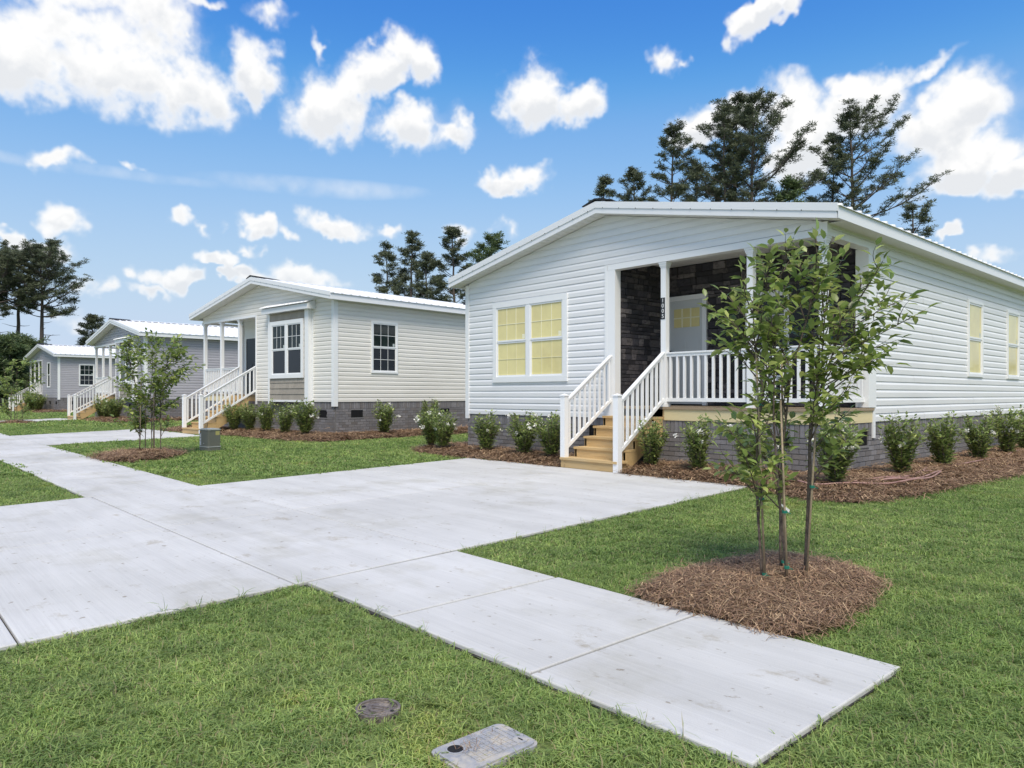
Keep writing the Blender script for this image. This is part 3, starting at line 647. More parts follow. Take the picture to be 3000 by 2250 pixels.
# ---------------- the white house with the corner porch
def white_house():
    w, L, zb, zs, slope = 7.95, 17.5, .80, 3.63, .2
    O = (-12.51, 10.03)
    h = empty('white_house', (*O, 0))
    tag(h, 'nearest house, white siding, dark stone corner porch and yellow-lit windows', 'house', 'row of four manufactured houses')
    footprint(O, 0, w, L, ((4.0, 5.3, -1.25, 0),))
    F_ = lambda s, o, z: (s, -o, z)
    Rt = lambda s, o, z: (w+o, s, z)
    zg = zs+slope*w/2; gable = (w/2, zg, slope)
    bm = 3.43                                     # underside of the porch beam
    pd = 1.58                                     # porch depth
    fw = siding(h, 'front_wall', F_, .07, w-.06, zb, zs, M_sidw, openings=[(.89, 3.04, 1.47, 3.14), (4.02, w+1, zb-1, bm+.10)], gable=gable)
    rw = siding(h, 'right_wall', Rt, .07, L-.06, zb, zs-.01, M_sidw, openings=[(-1, 1.64, zb-1, bm+.10), (6.08, 7.02, 1.57, 3.08), (8.77, 9.74, 1.57, 3.08)])
    simple_walls(h, w, L, zb, zs, slope, M_sidw)
    roof(h, w, L, zs, slope, .28, .30, .165, 0)
    # corner trims, frieze strips under the soffit
    MB().box(-.038, .075, -.038, -.0, zb-.1, zs-.02).box(-.038, -.0, .0, .09, zb-.1, zs-.02).build('corner_trim', M_white, h)
    MB().box(w-.075, w+.038, -.038, -.001, bm+.05, zs-.01).box(w+.001, w+.038, -.0, .09, bm+.05, zs-.01).build('corner_trim', M_white, h)
    trim(h, Rt, 0.09, L, zs-.05, zs-.008, .040, 'frieze_board')
    # porch beam and jambs
    MB().box(4.03, w+.036, -.036, .13, bm, bm+.10).build('porch_beam', M_white, h)
    MB().box(w-.13, w+.036, .13, 1.64, bm, bm+.10).build('porch_beam', M_white, h)
    MB().box(4.02, 4.20, -.034, .12, zb, bm).build('porch_jamb', M_white, h)
    trim(h, F_, 3.96, 4.02, zb, bm+.1, .037)
    MB().box(w-.16, w+.036, 1.36, 1.64, 1.02, bm).build('porch_jamb', M_white, h)
    trim(h, Rt, 1.555, 1.64, .55, 1.02, .026)
    # porch walls behind the stone, ceiling
    MB().box(4.08, w-.02, pd, pd+.06, .9, bm+.3).build('porch_back_wall', M_smort, h)
    MB().box(4.08, 4.14, .12, pd, .9, bm+.3).build('porch_side_wall', M_smort, h)
    ce = MB().box(4.14, w-.1, .1, pd, bm+.225, bm+.245).build('porch_ceiling', M_soff, h)
    y = .14
    while y < pd-.05:
        MB().box(4.15, w-.14, y, y+.128, bm+.212, bm+.224).build('ceiling_board', M_soff, ce); y += .138
    B_ = lambda s, o, z: (s, pd-o, z)
    S_ = lambda s, o, z: (4.14+o, s, z)
    # ledgestone
    rs = random.Random(11)
    def stones(parent, P, s0, s1, z0, z1, ops, nmax=1000):
        z = z0
        while z < z1:
            hh = rs.choice((.06, .075, .09, .11, .12, .14)); zt = min(z+hh, z1)
            s = s0-rs.uniform(0, .2)
            while s < s1:
                ln = rs.uniform(.12, .40) if hh < .1 else rs.uniform(.10, .32)
                for a, b, c, d in pieces(max(s, s0)+.004, min(s+ln, s1)-.004, z+.004, zt-.004, ops):
                    if b-a < .03 or d-c < .02: continue
                    o = rs.uniform(.022, .05); j = lambda: rs.uniform(-.004, .004)
                    MB().hexa([P(a, 0, c), P(b, 0, c), P(b, o*.8+j(), c+abs(j())), P(a, o*.8+j(), c+abs(j())), P(a, 0, d), P(b, 0, d), P(b-abs(j()), o+j(), d-abs(j())), P(a+abs(j()), o+j(), d-abs(j()))]).build('stone', M_stone, parent)
                s += ln
            z = zt
    sw_ = [c for c in h.children if c.name.startswith('porch_side_wall')][0]; bw_ = [c for c in h.children if c.name.startswith('porch_back_wall')][0]
    door = (4.16, 5.06, 1.02, 3.07)
    win = (5.83, 6.63, 1.45, 2.98)
    stones(sw_, S_, .125, pd-.03, 1.02, bm+.21, [])
    stones(bw_, B_, 4.19, w-.16, 1.02, bm+.21, [door, win])
    window(h, B_, *win, M_white, trim=.06, glass=M_glass, low=M_screen)
    for a, b in ((5.43, 5.80), (6.66, 7.03)):
        sh = MB().pbox(B_, a, b, .02, .062, 1.43, 3.0).build('shutter', M_black, h)
        for k in range(28): MB().pbox(B_, a+.05, b-.05, .06, .070, 1.50+k*.051, 1.535+k*.051).build('shutter_slat', M_black, sh)
    # front door
    d0, d1_, dz, dt = door
    g = MB().pbox(B_, d0, d0+.085, 0, .075, dz, dt); g.pbox(B_, d1_-.085, d1_, 0, .075, dz, dt); g.pbox(B_, d0+.085, d1_-.085, 0, .074, dt-.085, dt)
    fd = MB().pbox(B_, d0+.085, d1_-.085, 0, .045, dz+.02, dt-.085).build('front_door', M_door, h)
    g.build('door_frame', M_white, fd)
    ga, gb, gc, gd = 4.345, 4.905, 2.48, 2.83
    MB().pbox(B_, ga, gb, .045, .052, gc, gd).build('door_pane', M_yell, fd)
    g = MB()
    for k in (1, 2): x = ga+(gb-ga)*k/3; g.pbox(B_, x-.013, x+.013, .052, .062, gc, gd)
    g.pbox(B_, ga, gb, .052, .061, (gc+gd)/2-.011, (gc+gd)/2+.011)
    g.build('door_grille', M_ymun, fd)
    for a, b in ((4.33, 4.59), (4.65, 4.91)): MB().pbox(B_, a, b, .045, .053, 1.18, 2.25).build('door_panel', M_door, fd)
    MB().tube([B_(4.30, .045, 2.02), B_(4.30, .10, 2.02)], .014, 8).tube([B_(4.30, .10, 2.02), B_(4.30, .115, 2.02)], [.03, .028], 10).build('door_knob', M_black, fd)
    # windows
    window(h, F_, .89, 3.04, 1.47, 3.14, M_white, trim=.115, units=2, glass=M_yell, mun=M_ymun)
    window(h, Rt, 6.08, 7.02, 1.57, 3.08, M_white, trim=.055, glass=M_yell, grid=(False, False))
    window(h, Rt, 8.77, 9.74, 1.57, 3.08, M_white, trim=.055, glass=M_yell, grid=(False, False))
    # porch deck, rim board
    dk = MB().box(4.12, w-.02, .0, pd, .80, .972).build('porch_deck', M_wood, h)
    y = -.035
    while y < pd-.02:
        MB().box(4.08 if y > -.01 else 5.22, w+.035, y, min(y+.133, pd), .973, 1.012).build('deck_board', M_deck, dk); y += .138
    MB().box(5.24, w+.012, -.014, -.001, .79, .972).build('rim_board', M_rim, h)
    MB().box(w-.001, w+.012, .0, 1.55, .79, .972).build('rim_board', M_rim, h)
    # posts, rails, number plate
    px = (5.21, 6.79, w-.05)
    posts = [porch_post(h, x, .05, 1.012, bm) for x in px]
    railing(h, (px[0]+.05, .05), (px[1]-.05, .05), 1.10, 1.92, 1.10, 1.92, 11)
    railing(h, (px[1]+.05, .05), (px[2]-.05, .05), 1.10, 1.92, 1.10, 1.92, 8)
    railing(h, (px[2], .10), (px[2], 1.36), 1.10, 1.92, 1.10, 1.92, 10)
    pl_ = MB().box(5.165, 5.245, -.006, -.001, 2.475, 2.835).build('number_plate', M_num, h)
    for k, ch in enumerate('1005'):
        cu = bpy.data.curves.new('digit', 'FONT'); cu.body = ch; cu.size = .098; cu.align_x = 'CENTER'; cu.align_y = 'CENTER'; cu.extrude = .001
        t = bpy.data.objects.new('tmp', cu); dg = bpy.context.evaluated_depsgraph_get()
        COL.objects.link(t); dg.update(); me = bpy.data.meshes.new_from_object(t.evaluated_get(bpy.context.evaluated_depsgraph_get())); bpy.data.objects.remove(t)
        d = obj('digit', me, M_white, pl_); d.location = (5.205, -.0075, 2.785-k*.087); d.rotation_euler = (R(90), 0, 0); d.scale = (1.0, .95, 1)
        MB().box(5.174, 5.236, -.0066, -.0061, 2.745-k*.087, 2.826-k*.087) if False else None
    # steps with their rails
    yf = -1.23; run = .246
    steps(h, 4.12, 5.20, yf, 6, 1.012, run, first_wide=.10)
    railing(h, (4.06, yf+.10), (4.10, -.02), .30, 1.13, 1.10, 1.93, 9, [(4.06, yf+.05, .165, 1.19)])
    railing(h, (5.21, yf+.10), (5.21, .0), .30, 1.13, 1.10, 1.93, 9, [(5.21, yf+.04, 0.0, 1.19)])
    # foundation
    fo = MB().box(.02, w-.02, .02, L-.02, -.05, zb+.0).build('foundation', M_mortar, h)
    FB = lambda s, o, z: (s, .02-o, z); RB = lambda s, o, z: (w-.02+o, s, z)
    vf = [(3.55, 3.95, .45, .66), (7.23, 7.42, .44, .60)]; vr = [(1.02, 1.42, .44, .66), (8.3, 8.7, .44, .66)]
    for v in vf: vent(fo, FB, *v)
    for v in vr: vent(fo, RB, *v)
    camL = Vector((-O[0], -O[1], 1.2))
    foundation_bricks(fo, [(FB, brick_boxes(0, w, -.03, zb-.002, vf)), (RB, brick_boxes(.05, 14, -.03, zb-.002, vr))], 300, camL, 3)
    return h
white_house()

# ---------------- the houses further along: porch on the left, with or without a shingled bay
def row_house(name, label, O, rot, m, bay, door_m, single_bricks=0, brick=True, side_win=True, seed=1):
    w, L, zb, zs, slope = 8.13, 17.0, 1.01, 3.95, .2
    h = empty(name, (*O, 0), rot); tag(h, label, 'house', 'row of four manufactured houses')
    footprint(O, rot, w, L, ((2.4, 3.9, -1.9, 0),))
    F_ = lambda s, o, z: (s, -o, z)
    Rt = lambda s, o, z: (w+o, s, z)
    zg = zs+slope*w/2; bm = 3.74; pd = 1.5; xo = 3.77
    ops = [(-1, xo+.06, zb-1, bm+.07)]
    if bay: ops.append((4.78, 7.05, zb-.5, 3.95))
    else: ops.append((5.30, 6.08, 1.75, 3.58))
    siding(h, 'front_wall', F_, .03, w-.06, zb, zs, m, e=.126, openings=ops, gable=(w/2, zg, slope))
    sw_ops = [(1.27, 2.27, 1.86, 3.42)] if side_win else []
    siding(h, 'right_wall', Rt, .07, L-.06, zb, zs-.01, m, e=.126, openings=sw_ops)
    simple_walls(h, w, L, zb, zs, slope, m, pd)
    r = roof(h, w, L, zs, slope, .30, .36, .17, 0)
    MB().tube([(6.2, 7.2, 4.2), (6.2, 7.2, 4.62)], .05, 10).box(6.08, 6.32, 7.1, 7.3, 4.60, 4.68).build('roof_vent_pipe', M_black, r)
    MB().box(w-.09, w+.038, -.038, -.0, zb-.13, zs-.02).box(w, w+.038, .0, .10, zb-.13, zs-.02).build('corner_trim', M_white, h)
    trim(h, Rt, .10, L, zs-.05, zs-.008, .040, 'frieze_board')
    # porch
    MB().box(-.02, xo+.06, -.036, .12, bm, bm+.07).build('porch_beam', M_white, h)
    MB().box(-.02, .12, .12, pd, bm, bm+.07).build('porch_beam', M_white, h)
    MB().box(xo, xo+.06, -.038, .10, zb-.1, bm).build('porch_jamb', M_white, h)
    MB().box(.0, xo+.1, pd, pd+.06, zb, bm+.35).build('porch_back_wall', M_white if bay else m, h)
    MB().box(xo+.02, xo+.08, .1, pd, zb, bm+.3).build('porch_side_wall', m, h)
    MB().box(.0, xo+.02, .1, pd, bm+.2, bm+.22).build('porch_ceiling', M_soff, h)
    MB().box(.0, .12, pd-.06, pd-.001, zb, bm).build('corner_trim', M_white, h)
    B_ = lambda s, o, z: (s, pd-o, z)
    fd = MB().pbox(B_, .38, 1.28, 0, .04, 1.27, 3.28).build('front_door', door_m, h)
    g = MB().pbox(B_, .29, .378, 0, .06, 1.25, 3.37); g.pbox(B_, 1.282, 1.37, 0, .06, 1.25, 3.37); g.pbox(B_, .379, 1.281, 0, .06, 3.282, 3.37); g.build('door_frame', M_white, fd)
    for a, b in ((.48, .79), (.87, 1.18)): MB().pbox(B_, a, b, .04, .05, 1.45, 2.35).build('door_panel', door_m, fd)
    zd = 1.235
    dk = MB().box(.02, xo, .0, pd, zb-.02, zd-.04).build('porch_deck', M_wood, h)
    y = -.03
    while y < pd-.02: MB().box(-.03, xo-.0, y, min(y+.133, pd), zd-.039, zd).build('deck_board', M_deck, dk); y += .138
    MB().box(-.012, 2.5, -.014, -.001, zb, zd-.04).build('rim_board', M_rim, h)
    px = (.06, 1.32, 2.58)
    for x in px: porch_post(h, x, .06, zd, bm)
    railing(h, (px[0]+.05, .06), (px[1]-.05, .06), zd+.09, zd+.91, zd+.09, zd+.91, 9)
    railing(h, (px[1]+.05, .06), (px[2]-.05, .06), zd+.09, zd+.91, zd+.09, zd+.91, 9)
    railing(h, (px[0], .11), (px[0], pd-.06), zd+.09, zd+.91, zd+.09, zd+.91, 10)
    yf = -1.86
    steps(h, 2.62, 3.74, yf, 7, zd, .266, first_wide=.06)
    railing(h, (2.60, yf+.08), (2.60, .0), .30, 1.13, zd+.09, zd+.92, 13, [(2.58, yf+.05, .18, 1.19)])
    railing(h, (3.76, yf+.08), (3.76, -.02), .30, 1.13, zd+.09, zd+.92, 13, [(3.76, yf+.04, 0, 1.19)])
    if bay:
        bx0, bx1, pr_ = 4.78, 7.05, .14
        by = MB().box(bx0+.02, bx1-.02, -pr_+.012, .0, zb+.03, 3.72).build('bay', M_shake, h)
        V = lambda s, o, z: (s, -pr_-o, z)
        z = zb+.05; rs = random.Random(seed)
        while z < 3.66:
            zt = min(z+.175, 3.70)
            for a, b, c, d in pieces(bx0+.09, bx1-.20, z, zt, [(4.92, 6.80, 1.72, 3.48)]):
                if d-c > .03:
                    s = a
                    while s < b-.01:
                        e = min(s+rs.uniform(.09, .26), b)
                        MB().hexa([V(s+.001, -.004, c), V(e-.001, -.004, c), V(e-.001, .014+rs.uniform(0, .005), c), V(s+.001, .014, c), V(s+.001, -.004, d), V(e-.001, -.004, d), V(e-.001, -.001, d), V(s+.001, -.001, d)]).build('shake', M_shake, by); s = e
            z += .175
        tr = MB().pbox(V, bx0-.0, bx0+.09, -.14, .022, zb-.09, 3.74); tr.pbox(V, bx1-.20, bx1-.0, -.14, .022, zb-.12, 3.74); tr.pbox(V, bx0+.09, bx1-.20, 0, .024, zb-.01, zb+.05)
        tr.build('bay_trim', M_white, by)
        MB().pbox(F_, bx1+.004, bx1+.06, 0, .04, zb-.12, 3.74).build('bay_trim', M_white, by)
        window(h, V, 4.92, 6.80, 1.72, 3.48, M_white, trim=.12, units=2, glass=M_glass, low=M_screen, proud=.048, grid=(True, False))
        # little metal awning above the bay
        a0, a1, ap = 4.62, 7.22, .30
        aw = MB().box(a0, a1, -ap, -.02, 3.73, 3.89).build('awning', M_fascia, h)
        def sl(y, dz): return 3.90+(y+ap+.06)*.34+dz
        x = a0-.04; k = 0
        g = MB().hexa([(a0-.03, -ap-.06, sl(-ap-.06, 0)), (a1+.02, -ap-.06, sl(-ap-.06, 0)), (a1+.02, -.018, sl(-.02, 0)), (a0-.03, -.018, sl(-.02, 0)), (a0-.03, -ap-.06, sl(-ap-.06, .014)), (a1+.02, -ap-.06, sl(-ap-.06, .014)), (a1+.02, -.018, sl(-.02, .014)), (a0-.03, -.018, sl(-.02, .014))])
        while x < a1:
            g.hexa([(x, -ap-.06, sl(-ap-.06, .014)), (x+.06, -ap-.06, sl(-ap-.06, .014)), (x+.06, -.018, sl(-.02, .014)), (x, -.018, sl(-.02, .014)), (x+.018, -ap-.06, sl(-ap-.06, .034)), (x+.042, -ap-.06, sl(-ap-.06, .034)), (x+.042, -.018, sl(-.02, .034)), (x+.018, -.018, sl(-.02, .034))]); x += .21
        g.build('awning_metal', M_roof, aw)
        MB().prism([(a1-.0, -ap, 3.89), (a1, -.02, 3.89), (a1, -.02, sl(-.02, 0))], (-.02, 0, 0)).prism([(a0, -ap, 3.89), (a0, -.02, 3.89), (a0, -.02, sl(-.02, 0))], (.02, 0, 0)).build('awning_end', M_fascia, aw)
    else:
        window(h, F_, 5.30, 6.08, 1.75, 3.58, M_white, trim=.06, glass=M_glass, low=M_screen, grid=(False, False))
    if side_win:
        window(h, Rt, 1.27, 2.27, 1.86, 3.42, M_white, trim=.055, glass=M_glass, low=M_screen, grid=(True, True))
    fo = MB().box(.02, w-.02, .02, L-.02, -.05, zb).build('foundation', M_mortar, h)
    FB = lambda s, o, z: (s, .02-o, z); RB = lambda s, o, z: (w-.02+o, s, z)
    vf = [(4.35, 4.75, .55, .77), (5.75, 6.1, .55, .77), (7.35, 7.75, .55, .77)]; vr = [(.57, 1.0, .55, .77), (4.05, 4.48, .55, .77)]
    for v in vf: vent(fo, FB, *v)
    for v in vr: vent(fo, RB, *v)
    camL = Matrix.Rotation(-rot, 3, 'Z') @ Vector((-O[0], -O[1], 1.2))
    foundation_bricks(fo, [(FB, brick_boxes(0, w, -.03, zb-.002, vf)), (RB, brick_boxes(.05, 9, -.03, zb-.002, vr))], single_bricks, camL, seed)
    return h
row_house('cream_house', 'cream house with shingled bay window and small metal awning', (-26.82, 9.33), R(5.83), M_sidc, True, M_navy, 300, seed=21)
row_house('grey_house', 'nearer grey house with a bay, partly hidden by a staked young tree', (-44.08, 9.66), R(1.8), M_sidg, True, M_navy, 0, side_win=False, seed=22)
row_house('grey_house', 'farthest house, small and grey, with one narrow front window', (-67.27, 10.22), R(3.3), M_sidg, False, M_navy, 0, seed=23)
# ------------------------------------------------------------------ vegetation
FWD = np.array([-math.sin(R(47.8)), math.cos(R(47.8))]); RGT = np.array([math.cos(R(47.8)), math.sin(R(47.8))])
def inside(P, poly):
    x, y = P[:, 0], P[:, 1]; r = np.zeros(len(P), bool); n = len(poly)
    for i in range(n):
        x0, y0 = poly[i-1]; x1, y1 = poly[i]
        c = ((y0 > y) != (y1 > y)); xx = (x1-x0)*(y-y0)/((y1-y0) if y1 != y0 else 1e-9)+x0
        r ^= c & (x < xx)
    return r
def join_leaves(base_v, base_f, mats):
    """copies of one small leaf shape, as one vertex/face list; mats: (n,3,4)"""
    bv = np.c_[np.array(base_v), np.ones(len(base_v))]; V = np.einsum('nij,kj->nki', mats, bv).reshape(-1, 3)
    nb = len(base_v); F = []
    for k in range(len(mats)): F += [tuple(i+k*nb for i in f) for f in base_f]
    return V, F
def fast_mesh(name, V, F, smooth=False):
    me = bpy.data.meshes.new(name); me.from_pydata(V.tolist() if hasattr(V, 'tolist') else V, [], F); me.update()
    if smooth: me.polygons.foreach_set('use_smooth', [True]*len(me.polygons))
    return me
def scatter(name, pts, rot, scl, idx, protos, m, label, cat, parent=None):
    """one object of kind stuff: tufts set out on points by geometry nodes"""
    me = bpy.data.meshes.new(name); me.from_pydata([tuple(p) for p in pts], [], [])
    a = me.attributes.new('rotv', 'FLOAT_VECTOR', 'POINT'); a.data.foreach_set('vector', np.asarray(rot, float).ravel())
    a = me.attributes.new('scl', 'FLOAT', 'POINT'); a.data.foreach_set('value', np.asarray(scl, float))
    a = me.attributes.new('idx', 'INT', 'POINT'); a.data.foreach_set('value', np.asarray(idx, int))
    o = bpy.data.objects.new(name, me); COL.objects.link(o); o.parent = parent
    ng = bpy.data.node_groups.new(name, 'GeometryNodeTree'); ng.interface.new_socket('Geometry', in_out='INPUT', socket_type='NodeSocketGeometry'); ng.interface.new_socket('Geometry', in_out='OUTPUT', socket_type='NodeSocketGeometry')
    N = ng.nodes; Lk = ng.links; gi = N.new('NodeGroupInput'); go = N.new('NodeGroupOutput')
    ip = N.new('GeometryNodeInstanceOnPoints'); Lk.new(gi.outputs[0], ip.inputs['Points'])
    jn = N.new('GeometryNodeJoinGeometry')
    for pm in protos[::-1]:
        if not pm.materials: pm.materials.append(m)
        po = bpy.data.objects.new(name+'_tuft', pm)
        oi = N.new('GeometryNodeObjectInfo'); oi.inputs['Object'].default_value = po; oi.inputs['As Instance'].default_value = True
        Lk.new(oi.outputs['Geometry'], jn.inputs[0])
    Lk.new(jn.outputs[0], ip.inputs['Instance']); ip.inputs['Pick Instance'].default_value = True
    def na(n_, t):
        x = N.new('GeometryNodeInputNamedAttribute'); x.data_type = t; x.inputs[0].default_value = n_; return x.outputs[0]
    Lk.new(na('idx', 'INT'), ip.inputs['Instance Index'])
    er = N.new('FunctionNodeEulerToRotation'); Lk.new(na('rotv', 'FLOAT_VECTOR'), er.inputs[0]); Lk.new(er.outputs[0], ip.inputs['Rotation'])
    Lk.new(na('scl', 'FLOAT'), ip.inputs['Scale']); Lk.new(ip.outputs[0], go.inputs[0])
    md = o.modifiers.new('scatter', 'NODES'); md.node_group = ng
    me.materials.append(m)
    tag(o, label, cat, kind='stuff'); return o

# ---------------- pine straw beds
M_straw_bed = mat('pine_straw_bed', (.085, .045, .03), .95, noise=((30, 30, 30), (.15, .085, .055), .4, .65), bump=((50, 50, 50), .8, .02))
M_straw = mat('pine_needles_dry', (.205, .12, .072), .75, var=.35, hue=(.48, .34, .20))
rs = random.Random(31)
def needle_tuft(n, ln, wd, rad, flat=.25):
    mb = MB()
    for i in range(n):
        a = rs.uniform(0, 2*math.pi); c = Vector((rs.gauss(0, rad), rs.gauss(0, rad), rs.uniform(0, .018))); L_ = ln*rs.uniform(.6, 1.15)
        d = Vector((math.cos(a), math.sin(a), rs.uniform(-.10, flat)*.8)); q = Vector((-d.y, d.x, 0)).normalized()*wd; b = rs.uniform(-.25, .25)
        p0 = c-d*L_/2; p2 = c+d*L_/2; p1 = (p0+p2)/2+q.normalized()*b*L_*.3+Vector((0, 0, rs.uniform(0, .025)))
        mb.poly([p0-q, p0+q, p1+q, p1-q]); k = len(mb.v)
        mb.poly([p1-q, p1+q, p2])
    return mb.mesh('needles')
STRAW = [needle_tuft(18, .15, .0021, .05) for i in range(5)]
STRAW_FAR = [needle_tuft(22, .2, .0045, .09) for i in range(4)]
BEDS = []
def surface_points(me, dens):
    me.calc_loop_triangles(); out = []; rr = np.random.default_rng(len(me.vertices)*7+1)
    for t in me.loop_triangles:
        a, b, c = (np.array(me.vertices[i].co) for i in t.vertices)
        ar = np.linalg.norm(np.cross(b-a, c-a))/2; n = ar*dens; n = int(n)+(rr.random() < n-int(n))
        for k in range(n):
            u, v = rr.random(2)
            if u+v > 1: u, v = 1-u, 1-v
            out.append(a+(b-a)*u+(c-a)*v)
    return np.array(out)
def round_bed(name, label, poly, hgt, dens, protos, scale=1.0):
    c = np.mean(np.array(poly), axis=0); mb = MB(); n = len(poly); rings = ((1, GZ+.012), (.9, .010+hgt*.35), (.65, .01+hgt*.75), (.35, .01+hgt), (.12, hgt*.92))
    for k, z in rings:
        for i, p in enumerate(poly): mb.v.append((c[0]+(p[0]-c[0])*k, c[1]+(p[1]-c[1])*k, z+(rs.uniform(-.012, .012) if k < 1 else 0)))
    for r_ in range(len(rings)-1):
        for i in range(n): mb.f.append((r_*n+i, r_*n+(i+1) % n, (r_+1)*n+(i+1) % n, (r_+1)*n+i))
    mb.f.append(tuple(range((len(rings)-1)*n, len(rings)*n)))
    return finish_bed(name, label, mb, dens, protos, poly, scale)
def strip_bed(name, label, outer, inner, hgt, dens, protos, scale=1.0):
    mb = MB(); n = len(outer); prof = ((0, GZ+.012), (.12, .018), (.4, hgt), (.75, hgt*1.1), (1, hgt*.9))
    for a, b in zip(outer, inner):
        for k, z in prof: mb.v.append((a[0]+(b[0]-a[0])*k, a[1]+(b[1]-a[1])*k, z+(rs.uniform(-.01, .01) if 0 < k < 1 else 0)))
    m = len(prof)
    for i in range(n-1):
        for k in range(m-1): mb.f.append((i*m+k, (i+1)*m+k, (i+1)*m+k+1, i*m+k+1))
    return finish_bed(name, label, mb, dens, protos, list(outer)+list(inner)[::-1], scale)
def finish_bed(name, label, mb, dens, protos, poly, scale):
    BEDS.append(poly)
    o = mb.build(name, M_straw_bed, smooth=True); tag(o, label, 'mulch bed', kind='structure')
    P = surface_points(o.data, dens); P[:, 2] += .004
    rr = np.random.default_rng(3); n = len(P)
    rot = np.c_[rr.normal(0, .12, n), rr.normal(0, .12, n), rr.uniform(0, 6.28, n)]
    scatter('pine_straw', P, rot, rr.uniform(.75, 1.2, n)*scale, rr.integers(0, len(protos), n), protos, M_straw, 'loose pine straw covering the '+label, 'pine straw')
    return o
round_bed('tree_bed', 'brown pine straw bed round the nearest young tree', [(-2.74, 3.53), (-2.50, 3.50), (-2.1, 3.50), (-1.76, 3.50), (-1.72, 3.85), (-1.78, 4.33), (-1.90, 4.88), (-2.12, 5.12), (-2.52, 5.19), (-2.70, 5.10), (-2.78, 4.78), (-2.86, 4.26), (-2.80, 3.85)], .022, 1000, STRAW)
round_bed('tree_bed', 'brown pine straw bed round the young tree by the sidewalk bend', [(-15.9, 3.47), (-15.3, 3.46), (-14.7, 3.47), (-14.45, 3.75), (-14.6, 4.2), (-15.1, 4.75), (-15.8, 5.05), (-16.4, 4.95), (-16.6, 4.4), (-16.4, 3.85)], .07, 150, STRAW_FAR)
round_bed('tree_bed', 'small pine straw ring round the leftmost young tree', [(-37.2+.7*math.cos(a*.6283), 5.18+.6*math.sin(a*.6283)) for a in range(10)], .07, 60, STRAW_FAR, 1.3)
strip_bed('house_bed', 'pine straw bed along the white house left of its steps', [(-13.55, 11.4), (-13.75, 10.3), (-13.45, 9.25), (-12.6, 8.90), (-11.0, 8.84), (-10.0, 8.84), (-9.0, 8.84), (-8.52, 8.84)], [(-12.6, 11.4), (-12.55, 10.9), (-12.52, 10.04), (-12.3, 10.02), (-11.0, 10.02), (-10.0, 10.02), (-9.0, 10.02), (-8.52, 10.02)], .07, 190, STRAW_FAR)
strip_bed('house_bed', 'pine straw bed wrapping the porch corner of the white house', [(-7.25, 8.84), (-6.3, 8.84), (-5.05, 8.84), (-4.4, 8.42), (-3.9, 8.26), (-3.55, 8.42), (-3.35, 8.95), (-3.28, 9.7), (-3.2, 11.6), (-3.05, 13.6), (-3.0, 16.5), (-3.0, 20)], [(-7.25, 10.02), (-6.3, 10.02), (-5.4, 10.02), (-4.9, 10.02), (-4.6, 10.01), (-4.55, 10.02), (-4.54, 10.1), (-4.54, 10.5), (-4.54, 11.8), (-4.54, 13.6), (-4.54, 16.5), (-4.54, 20)], .08, 230, STRAW_FAR)
def h2(x, y, O=(-26.82, 9.33), r=R(5.83)): return (O[0]+math.cos(r)*x-math.sin(r)*y, O[1]+math.sin(r)*x+math.cos(r)*y)
strip_bed('house_bed', 'pine straw bed along the front and side of the cream house', [h2(3.9, -1.55), h2(5.2, -1.5), h2(7, -1.55), h2(8.6, -1.62), h2(9.4, -1.2), h2(9.5, -.2), h2(9.35, 2), h2(9.3, 6)], [h2(3.9, 0), h2(5.2, 0), h2(7, 0), h2(8.0, -.02), h2(8.14, -.01), h2(8.15, .3), h2(8.15, 2), h2(8.15, 6)], .09, 90, STRAW_FAR, 1.2)
strip_bed('house_bed', 'pine straw bed beside the steps of the cream house', [h2(.0, -1.5), h2(1.2, -1.6), h2(2.45, -1.6)], [h2(.0, 0), h2(1.2, 0), h2(2.45, 0)], .08, 70, STRAW_FAR, 1.2)
h3 = lambda x, y: h2(x, y, (-44.08, 9.66), R(1.8)); h4 = lambda x, y: h2(x, y, (-67.27, 10.22), R(3.3))
strip_bed('house_bed', 'pine straw bed in front of the nearer grey house', [h3(3.9, -1.5), h3(6, -1.5), h3(9.2, -1.5), h3(9.3, 3)], [h3(3.9, 0), h3(6, 0), h3(8.1, 0), h3(8.15, 3)], .09, 50, STRAW_FAR, 1.5)
strip_bed('house_bed', 'pine straw bed in front of the farthest grey house', [h4(3.9, -1.3), h4(6, -1.3), h4(9.2, -1.3), h4(9.3, 3)], [h4(3.9, 0), h4(6, 0), h4(8.1, 0), h4(8.15, 3)], .09, 25, STRAW_FAR, 1.8)

